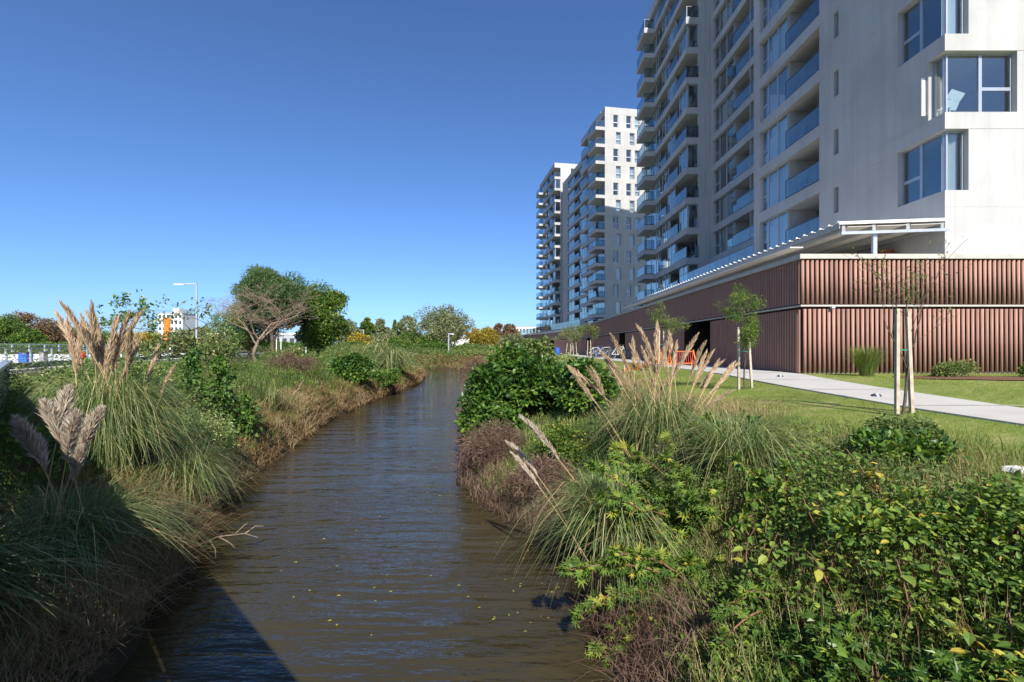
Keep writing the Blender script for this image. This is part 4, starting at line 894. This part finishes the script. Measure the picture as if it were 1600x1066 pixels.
for lab, (px, py) in (('small dark ground light on the lawn side of the path near the corner', (1219, 598)), ('small dark ground light on the path edge left of the nearest stake', (1369, 624))):
    x, y = ray_z(px, py, 1.80); t = thing('ground_light', lab, 'light', (x, y, gz(x, y)+.01), 0, 'ground lights along the footpath')
    MB().tube([(0, 0, 0), (0, 0, .04), (0, 0, .045)], [.085, .07, .01], 12).build('housing', 'dark_metal', t); MB().tube([(0, 0, .03), (0, 0, .055), (0, 0, .06)], [.045, .04, .005], 10).build('lens', 'steel', t)
# bare branch over the water
t = thing('dead_branch', 'bare pale branch sticking out over the water from the left bank', 'branch', (-4.1, 6.2, .15)); m = MB()
for p in ([(0, 0, 0), (.3, .05, .12), (.62, .1, .14), (.78, .12, .08)], [(.3, .05, .12), (.42, .1, .02), (.48, .12, -.06)], [(.5, .08, .14), (.66, 0, .28), (.72, -.02, .32)], [(.2, .03, .08), (.33, -.06, .0), (.36, -.1, -.1)], [(.62, .1, .14), (.70, .2, .20), (.78, .26, .18)]): m.tube(p, np.linspace(.010, .003, len(p)), 5)
m.build('twigs', 'bark_pale', t)

# ------------------------------------------------------------------ left promenade
PE = np.array([-.31, .951]); PE = PE/np.linalg.norm(PE); PN = np.array([-PE[1], PE[0]]); P0 = np.array([-22.7, 21.9])
def pm(s, o): q = P0+PE*s+PN*o; return q
def pz(s): return float(1.6+np.clip((P0[1]+PE[1]*s-22)/50, 0, 1)*.27)
def strip(name, s0, s1, o0, o1, lift, mat, h=.0, kind='structure'):
    n = 24; V = []; F = []
    for i in range(n):
        s = s0+(s1-s0)*i/(n-1); a = pm(s, o0); b = pm(s, o1); z = pz(s)
        V += [[*a, z-.3], [*a, z+lift+h], [*b, z+lift+h], [*b, z-.3]]
    for i in range(n-1):
        k = 4*i; F += [[k, k+1, k+5, k+4], [k+1, k+2, k+6, k+5], [k+2, k+3, k+7, k+6]]
    F += [[0, 3, 2, 1], [4*n-4, 4*n-3, 4*n-2, 4*n-1]]
    o = obj(name, mesh_np(name, V, F, mat)); o['kind'] = 'structure'; return o
strip('road', -30, 75, -1.3, 0, .02, 'asphalt'); strip('kerb', -30, 75, 0.002, .5, .12, 'kerb'); strip('promenade', -30, 75, .502, 2.2, .03, 'asphalt')
strip('plaza', -30, 75, 2.46, 60, .05, 'pale_paving')
w = obj('retaining_wall', None); tag(w, 'low grey concrete wall carrying the promenade railing', 'wall')
for i in range(21):
    a = pm(-28+i*5, 2.33); z = pz(-28+i*5+2.5); L = 5.0; MB().box(0.006, L-.006, -.12, .12, -.4, .32).build('wall_panel', 'low_wall', w, (*a, z), (0, 0, math.atan2(PE[1], PE[0])))
def railing(label, off, s0, s1, lift, hgt, step=2.0, grp='promenade railings'):
    t = thing('railing', label, 'railing', (0, 0, 0), 0, grp); az = math.atan2(PE[1], PE[0]); n = int((s1-s0)/step)
    pmesh = MB().box(-.03, .03, -.05, .05, 0, hgt).box(-.035, .035, -.14, -.055, 0, .06).mesh('post', 'alu')
    for i in range(n+1): s = s0+i*step; obj('post', pmesh, t, (*pm(s, off), pz(s)+lift), (0, 0, az))
    A = lambda s, z: (*pm(s, off), pz(s)+lift+z); mid = (22+50-P0[1])/PE[1]
    for nm, z, w in [('handrail', hgt, .06)]+[('cable', hgt*f, .012) for f in (.2, .4, .6, .8)]:
        m = MB(); ss = [s0]+[v for v in (0.1, mid) if s0 < v < s1]+[s1]
        for a, b in zip(ss[:-1], ss[1:]): m.bar(A(a, z), A(b, z), w, w)
        m.build(nm, 'alu', t)
railing('front steel railing with posts and cables on the low promenade wall', 2.33, -16, 60, .32, .78)
railing('rear steel railing across the pale plaza', 9.5, -14, 40, .75, .6)
# lifebuoy stand, bins
def small(name, label, cat, px, Y, z, parts):
    t = thing(name, label, cat, (X_at(px, Y), Y, z))
    for nm, m, mt in parts: m.build(nm, mt, t)
    return t
small('lifebuoy_cabinet', 'rounded red rescue cabinet on a post by the promenade', 'cabinet', 127, 26, 1.62, [('post', MB().box(-.04, .04, -.04, .04, 0, .5), 'steel'), ('shell', MB().tube([(0, 0, .38), (0, 0, .5), (0, 0, .75), (0, 0, .88), (0, 0, .93)], [.12, .19, .20, .14, .02], 12), 'red')])
small('litter_bin', 'blue square litter bin behind the railing', 'bin', 40, 29, 1.6, [('body', MB().box(-.25, .25, -.2, .2, .02, .82), 'blue'), ('lid', MB().box(-.27, .27, -.22, .22, .83, .9), 'dark_metal')])
small('litter_bin', 'grey litter bin right of the blue bin', 'bin', 68, 31, 1.6, [('body', MB().box(-.15, .15, -.15, .15, .02, .85), 'low_wall'), ('lid', MB().box(-.17, .17, -.17, .17, .86, .92), 'dark_metal')])
small('red_planter', 'small red and white marker box at the end of the promenade', 'box', 460, 60, 1.9, [('box', MB().box(-.8, .8, -.3, .3, 0, .8), 'brick_red'), ('panel', MB().box(-.5, .5, -.32, -.305, .15, .6), 'white_paint')])
for i, px in enumerate((432, 439, 478)): small('white_pole', ('thin white pole left of the pair under the trees', 'thin white pole right of the pair under the trees', 'lone thin white pole under the round green tree')[i], 'pole', px, 62+4*i, 1.85, [('shaft', MB().tube([(0, 0, 0), (0, 0, 2.2)], .06, 8), 'white_paint'), ('cap', MB().tube([(0, 0, 2.2), (0, 0, 2.28)], [.08, .02], 8), 'steel')])
def lamp(label, px, Y, top, arm, z=1.8, two=False):
    x = X_at(px, Y); H = Z_at(top, Y)-z; t = thing('street_lamp', label, 'street lamp', (x, Y, z), 0, 'street lamps'); r = .0012*Y+.02
    MB().tube([(0, 0, 0), (0, 0, H*.35), (0, 0, H)], [r*1.3, r*1.2, r], 8).build('post', 'steel', t, smooth=True)
    MB().box(min(0, arm)-.04, max(0, arm)+.04, -.1, .1, H-.05, H+.10).build('arm', 'steel', t)
    MB().box(arm*.55 if arm > 0 else arm*.98, arm*.98 if arm > 0 else arm*.55, -.12, .12, H-.10, H-.052).build('lamp_head', 'white_paint', t)
    if two: MB().box(-arm, 0, -.1, .1, H-.05, H+.08).build('arm', 'steel', t)
lamp('tall street lamp with a long left arm beside the promenade', 307, 58, 444, -2.7)
lamp('distant double-armed street lamp at the far left', 32, 95, 507, 1.9, two=True)
lamp('grey lamp post with short right arm at the canal bend', 701, 70, 522, .75, 1.7)
lamp('slender distant lamp among the trees right of the round green tree', 568, 100, 516, -.8, 1.8)
# person on the promenade
def person(px, Y, z):
    t = thing('person', 'person in white shirt and dark trousers standing on the promenade', 'person', (X_at(px, Y), Y, z), .35)
    J = [(0, 0, .96), (0, .01, 1.18), (0, .0, 1.42), (0, 0, 1.52), (0, -.03, 1.66), (.19, 0, 1.40), (.25, .02, 1.12), (.20, -.16, .98), (-.19, 0, 1.40), (-.25, .03, 1.12), (-.20, -.14, .96), (.10, 0, .90), (.11, -.02, .50), (.12, .03, .08), (.13, -.12, .03), (-.10, 0, .90), (-.11, .03, .50), (-.12, .08, .08), (-.13, -.06, .03), (0, -.03, 1.74)]
    E = [(0, 1), (1, 2), (2, 3), (3, 4), (4, 19), (2, 5), (5, 6), (6, 7), (2, 8), (8, 9), (9, 10), (0, 11), (11, 12), (12, 13), (13, 14), (0, 15), (15, 16), (16, 17), (17, 18)]
    R = [.15, .14, .15, .06, .10, .07, .05, .035, .07, .05, .035, .10, .07, .05, .04, .10, .07, .05, .04, .07]
    me = bpy.data.meshes.new('body'); me.from_pydata(J, E, []); me.skin_vertices.new() if hasattr(me.skin_vertices, 'new') else None
    o = obj('body', me, t); mod = o.modifiers.new('skin', 'SKIN')
    if not me.skin_vertices:
        bpy.context.view_layer.objects.active = o; o.select_set(True)
    for i, r in enumerate(R):
        try: me.skin_vertices[0].data[i].radius = (r, r*.8)
        except Exception: pass
    try: me.skin_vertices[0].data[0].use_root = True
    except Exception: pass
    o.modifiers.new('sub', 'SUBSURF').levels = 1
    nt = NT('person_cloth'); nt.set(.9, .1); tc = nt.new('ShaderNodeTexCoord'); sp = nt.new('ShaderNodeSeparateXYZ'); nt.link(tc.outputs['Object'], sp.inputs[0])
    mr = nt.new('ShaderNodeMapRange'); mr.inputs[2].default_value = 2.0; nt.link(sp.outputs[2], mr.inputs[0])
    r = nt.ramp(mr.outputs[0], [(0, (.03, .03, .03)), (.05, (.035, .035, .06)), (.49, (.72, .72, .72)), (.745, (.40, .25, .18))])
    r.node.color_ramp.interpolation = 'CONSTANT'; nt.base(r); me.materials.append(MATS['person_cloth'])
    MB().tube([(0, -.01, 1.70), (0, -.01, 1.76), (0, -.01, 1.82), (0, -.01, 1.85)], [.098, .102, .08, .01], 10).build('hair', 'hair', t, smooth=True)
person(361, 62.0, 1.87)
# ------------------------------------------------------------------ things along the pavilion wall
def bicycle(label, x, y, rz, mt):
    t = thing('bicycle', label, 'bicycle', (x, y, gz(x, y)+.02), rz, 'bicycles parked by the pavilion wall'); a = np.linspace(0, 6.2832, 21)
    for c in (-.52, .52):
        w = MB().tube(np.c_[c+.32*np.cos(a), 0*a, .34+.32*np.sin(a)], .022, 6).build('wheel', 'rubber', t, smooth=True)
        m = MB()
        for q in range(8): m.bar((c, 0, .34), (c+.31*math.cos(q*.785), 0, .34+.31*math.sin(q*.785)), .006)
        m.build('spokes', 'steel', w); MB().tube(np.c_[c+.295*np.cos(a), 0*a, .34+.295*np.sin(a)], .012, 4).build('rim', 'steel', w)
    m = MB()
    for p, q in (((-.52, 0, .34), (-.05, 0, .30)), ((-.52, 0, .34), (-.18, 0, .80)), ((-.05, 0, .30), (-.20, 0, .86)), ((-.05, 0, .30), (.38, 0, .78)), ((-.18, 0, .78), (.36, 0, .84)), ((.52, 0, .34), (.34, 0, .98))): m.tube([p, q], .017, 6)
    m.build('frame', mt, t, smooth=True); MB().tube([(.36, -.28, 1.0), (.34, 0, .98), (.36, .28, 1.0)], .014, 6).build('handlebar', 'dark_metal', t)
    MB().box(-.34, -.08, -.07, .07, .88, .94).build('saddle', 'rubber', t)
for lab, y, mt in (('white bicycle nearest in the row by the pavilion wall', 33.0, 'white_paint'), ('dark bicycle second in the row by the wall', 35.2, 'car_dark'), ('silver bicycle in the middle of the parked row', 37.5, 'steel'), ('blue bicycle fourth in the parked row', 39.6, 'blue'), ('pale bicycle farthest in the parked row', 42.0, 'white_paint')):
    bicycle(lab, 7.2+U(-.15, .15), y, U(-.25, .25)+.3, mt)
t = thing('folding_barrier', 'red slatted folding barrier at the pavilion doorway', 'barrier', (6.9, 19.6, gz(6.9, 19.6)+.02), .05)
for i in range(11): MB().bar((-.45+i*.09, 0, .08), (-.45+i*.09, .10, .62), .045, .012).build('slat', 'red', t)
MB().bar((-.5, .02, .12), (.5, .02, .12), .03).build('rail', 'orange', t); MB().bar((-.5, .10, .60), (.5, .10, .60), .03).build('rail', 'orange', t)
for sx in (-.5, .5): MB().bar((sx, -.22, 0), (sx, .1, .66), .035).build('leg', 'orange', t); MB().bar((sx, .3, 0), (sx, .1, .66), .035).build('leg', 'orange', t)
t = thing('safety_netting', 'low orange plastic netting strung along the far lawn edge', 'netting', (0, 0, 0)); m = MB()
pts = [(5.0+.25*i, 21.5+.25*math.sin(i*1.3)) for i in range(9)]
for (a, b), (c, d) in zip(pts[:-1], pts[1:]):
    z = gz(a, b)
    for k in range(4): m.bar((a, b, z+.04+k*.09), (c, d, z+.04+k*.09+.02*math.sin(a*7)), .02, .03)
    for k in range(3): f = k/3; m.bar((a+(c-a)*f, b+(d-b)*f, z), (a+(c-a)*f, b+(d-b)*f, z+.34), .015, .02)
stuff(m.build('mesh', 'orange', t))
for i in (0, 4, 8): MB().bar((*pts[i], gz(*pts[i])-.1), (*pts[i], gz(*pts[i])+.5), .04).build('peg', 'stake_wood', t)
small('traffic_cone', 'orange cone standing left of the third staked tree', 'cone', 1031, 21, gz(6.4, 21)+.02, [('base', MB().box(-.2, .2, -.2, .2, 0, .04), 'rubber'), ('cone', MB().tube([(0, 0, .04), (0, 0, .4), (0, 0, .75)], [.15, .09, .03], 12), 'orange')])
small('water_drum', 'blue plastic drum by the far pavilion doorway', 'drum', 871, 62, gz(5.8, 62)+.02, [('body', MB().tube([(0, 0, 0), (0, 0, .05), (0, 0, .5), (0, 0, 1.0), (0, 0, 1.02)], [.28, .32, .34, .32, .05], 12), 'blue'), ('lid', MB().tube([(0, 0, 1.02), (0, 0, 1.08), (0, 0, 1.09)], [.2, .2, .01], 12), 'dark_metal')])

# ------------------------------------------------------------------ distance: buildings and trees across the park
def far_building(label, px0, px1, ptop, Y, mat, cols, rows, extra=None, base=1.6, depth=12):
    x0, x1 = X_at(px0, Y), X_at(px1, Y); H = Z_at(ptop, Y)-base; W = x1-x0
    t = thing('distant_building', label, 'building', (x0, Y, base)); MB().box(0, W, 0, depth, 0, H).build('wall', mat, t); MB().box(-.15, W+.15, -.15, depth+.15, H+.002, H+.35).build('roof', 'roof_grey' if mat != 'roof_grey' else 'white_wall', t)
    if cols:
        cw = W/cols; ch = H/rows
        for i in range(cols):
            for j in range(rows):
                f = MB().box(i*cw+cw*.22, i*cw+cw*.78, -.12, -.005, j*ch+ch*.3, j*ch+ch*.8).build('window', 'dark_metal', t); MB().box(i*cw+cw*.27, i*cw+cw*.73, -.14, -.121, j*ch+ch*.35, j*ch+ch*.75).build('pane', 'glass', f)
    if extra: extra(t, W, H)
    return t
far_building('distant white apartment block with an orange panel', 247, 285, 490, 240, 'white_wall', 6, 6, lambda t, W, H: (MB().box(W*.27, W*.52, -.6, -.15, H*.15, H*.88).build('orange_panel', 'orange', t), MB().box(W*.55, W*.8, 1, 6, H+.36, H+2.6).build('roof_tower', 'white_wall', t)))
far_building('long low hall with pale grey roof beyond the promenade trees', 325, 462, 523, 112, 'roof_grey', 12, 1)
far_building('pale shed glimpsed right of the round green tree', 540, 575, 523, 120, 'white_wall', 3, 1)
far_building('small brick-red house beyond the canal bend', 624, 642, 515, 170, 'brick_red', 2, 2)
far_building('blank white wall of a low building at the canal bend', 703, 737, 528, 96, 'white_wall', 0, 0)
far_building('distant white building just left of the far tower', 806, 842, 511, 210, 'white_wall', 7, 3)
far_building('pale low building behind the far left trees', 60, 150, 533, 140, 'white_wall', 9, 1)
small('orange_canopy', 'orange roofed canopy on posts beyond the canal bend', 'canopy', 729, 130, 1.7, [('roof', MB().box(-3, 3, -2, 2, 4.9, 5.4), 'orange'), ('post', MB().box(-1.6, -1.4, -.1, .1, 0, 4.9), 'white_paint'), ('post', MB().box(1.4, 1.6, -.1, .1, 0, 4.9), 'white_paint')])
def car(label, px, Y, mt):
    t = thing('parked_car', label, 'car', (X_at(px, Y), Y, 1.75), .1, 'cars parked at the far left')
    V = np.array([(-2.1, .3), (-2.1, .75), (-1.5, .85), (-.9, 1.35), (.7, 1.4), (1.3, .9), (2.1, .75), (2.1, .3)]); n = len(V)
    for nm, sc, ys, mat_ in (('body', 1, (-.82, .82), mt),):
        P = np.r_[np.c_[V[:, 0], np.full(n, ys[0]), V[:, 1]], np.c_[V[:, 0], np.full(n, ys[1]), V[:, 1]]]
        me = bpy.data.meshes.new(nm); me.from_pydata(P.tolist(), [], [list(range(n)), list(range(2*n-1, n-1, -1))]+[[i, n+i, n+(i+1) % n, (i+1) % n] for i in range(n)]); me.materials.append(MATS[mat_]); obj(nm, me, t)
    MB().box(-.8, .6, -.83, -.822, .92, 1.3).build('side_window', 'dark_metal', t)
    for sx in (-1.3, 1.3):
        for sy in (-.75, .75): MB().tube([(sx, sy-.1, .32), (sx, sy+.1, .32)], .32, 12).build('wheel', 'rubber', t)
car('white parked car half hidden at the far left', 20, 88, 'car_white'); car('dark parked car right of the white one at far left', 62, 90, 'car_dark')
FAR = [('olive tree at the far left edge of the skyline', 12, 496, 34, 92, 'tree_green', 1), ('rust brown crowned tree second from the left edge', 40, 488, 34, 98, 'tree_brown', 1), ('brownish low tree right of the rust brown one', 78, 502, 28, 100, 'tree_brown', 1),
 ('small green tree before the far left brown trees', 48, 516, 20, 84, 'tree_green', 1), ('grey-green tree behind the tall left plumes', 118, 512, 30, 105, 'tree_grey', 1), ('yellowish tree behind the gnarled tree', 225, 520, 34, 112, 'tree_yellow', 1), ('faded olive tree right of the white orange block', 318, 512, 30, 120, 'tree_grey', 1),
 ('straw green tree directly right of the round green tree', 545, 500, 17, 95, 'tree_grey', 1), ('narrow dark green tree on the skyline', 573, 494, 12, 108, 'tree_green', 1), ('light grey-green tree right of the narrow dark one', 594, 499, 15, 112, 'tree_grey', 1), ('amber shrubby tree under the pale skyline trees', 565, 522, 24, 88, 'tree_yellow', 0), ('olive bushy tree left of the red house', 606, 517, 24, 90, 'tree_grey', 0),
 ('slim grey tree left of the large crowned tree', 636, 492, 15, 86, 'tree_grey', 1), ('largest tree beyond the canal bend with loose grey-green crown', 691, 474, 44, 78, 'tree_grey', 2), ('dull green tree low in front of the slim grey one', 645, 522, 24, 82, 'tree_green', 0), ('golden yellow tree right of the white wall', 757, 509, 24, 84, 'tree_yellow', 1), ('rust brown round tree left of the far tower', 797, 505, 16, 98, 'tree_brown', 1),
 ('dark tree behind the golden yellow one', 778, 506, 14, 110, 'tree_brown', 0), ('olive tree at the foot of the rust brown round tree', 800, 524, 22, 80, 'tree_grey', 0), ('low green tree left of the white wall', 668, 527, 22, 76, 'tree_green', 0), ('rusty low tree right of the white wall', 735, 522, 18, 100, 'tree_brown', 0), ('green bush tree at the right foot of the white wall', 728, 537, 18, 74, 'tree_green', 0), ('dark green hedge tree at the left of the bend', 622, 532, 26, 74, 'tree_green', 0),
 ('pale olive tree between lamp and bare tree', 335, 524, 26, 100, 'tree_grey', 0), ('green tree left of the tall street lamp', 285, 518, 24, 105, 'tree_grey', 0), ('dim green tree behind the rear railing', 160, 522, 28, 96, 'tree_green', 0)]
for (lab, px, py, hw, Y, mt, big) in FAR:
    H = Z_at(py, Y)-1.6; rtree(lab, X_at(px, Y), Y, H, hw/F_PX*Y*1.12, mt, (5000, 8000, 16000)[big], .0036*Y, T_DIA, (30, 38, 60)[big], .12, group='trees across the park')
t = thing('cypress', 'thin dark cypress on the skyline beside the red house', 'tree', (X_at(617, 150), 150, 1.6)); n = 1200; hz = U(0, 1, n); a = U(0, 6.28, n); r = 1.1*np.sin(np.pi*np.clip(hz*.8+.18, 0, 1))*U(.6, 1, n)
leaves('crown', T_DIA, np.stack([r*np.cos(a), r*np.sin(a), .6+hz*9.0], 1), np.stack([np.cos(a)*.4, np.sin(a)*.4, np.ones(n)], 1), .7, U(0, .5, n), 'tree_green', t); MB().tube([(0, 0, 0), (0, 0, 5)], [.2, .1], 6).build('trunk', 'bark', t)
def hedge(label, px0, px1, ptop, Y, mat, n=5000, depth=2.0, size=.3):
    x0, x1 = X_at(px0, Y), X_at(px1, Y); z = 1.7; H = Z_at(ptop, Y)-z; x = U(0, x1-x0, n); y = U(0, depth, n); hh = H*(.75+.35*vnoise(x, y, .4, int(px0)))
    t = thing('hedge', label, 'hedge', (x0, Y, z)); P = np.stack([x, y, hh*U(0, 1, n)**.6], 1)
    leaves('foliage', T_DIA, P, RNG.normal(size=(n, 3)), size*U(.6, 1.4, n), U(0, .8, n), mat, t); MB().box(.2, x1-x0-.2, depth*.35, depth*.65, -.2, H*.6).build('woody_core', 'bark', t)
hedge('clipped dark hedge under the long grey-roofed hall', 330, 570, 534, 84, 'tree_green', 9000)
hedge('green hedge behind the rear railing at the far left', -20, 250, 537, 70, 'tree_green', 8000)
hedge('dark hedge at the canal bend below the large tree', 600, 700, 537, 72, 'tree_green', 5000)
hedge('hedge closing the view right of the canal bend', 700, 830, 541, 76, 'scrub_leaf', 5000)
# leaves and straw drifting on the water
n = 160; y = logy(4.5, 30, n); f = np.where(U(0, 1, n) < .6, U(.72, .98, n), U(.03, .9, n)); x = shoreL(y)+(shoreR(y)-shoreL(y))*f
P = np.stack([x, y, np.full(n, .012)], 1); D = RNG.normal(size=(n, 3)); D[:, 2] = 0
o = leaves('floating_leaves', T_DIA, P, D, U(.02, .05, n), U(.6, 1, n), 'mulberry_leaf', up=np.tile([0, 0, 1.0], (n, 1))); o['label'] = 'small fallen leaves floating on the canal'; o['category'] = 'leaves'
# balcony things
for i, (k, yl) in enumerate(((1, 8.2), (3, 9.3), (4, 7.9), (2, 9.6))):
    t = thing('potted_plant', ('potted plant on the lowest visible near balcony', 'potted plant on the third near balcony up', 'potted plant on the fourth near balcony up', 'potted plant on the second near balcony up')[i], 'plant', (15.5+.9, 17.3+yl, ZB+3.6+FH*k), 0, 'balcony plants')
    MB().tube([(0, 0, 0), (0, 0, .02), (0, 0, .32), (0, 0, .33)], [.10, .13, .17, .13], 10).build('pot', 'brick_red', t)
    q = 220; v = norm(RNG.normal(size=(q, 3))); leaves('foliage', T_NARROW, v*U(.05, .28, (q, 1))*np.array([1, 1, 1.4])+np.array([0, 0, .65]), v, .16, U(0, .9, q), 'tree_green', t)
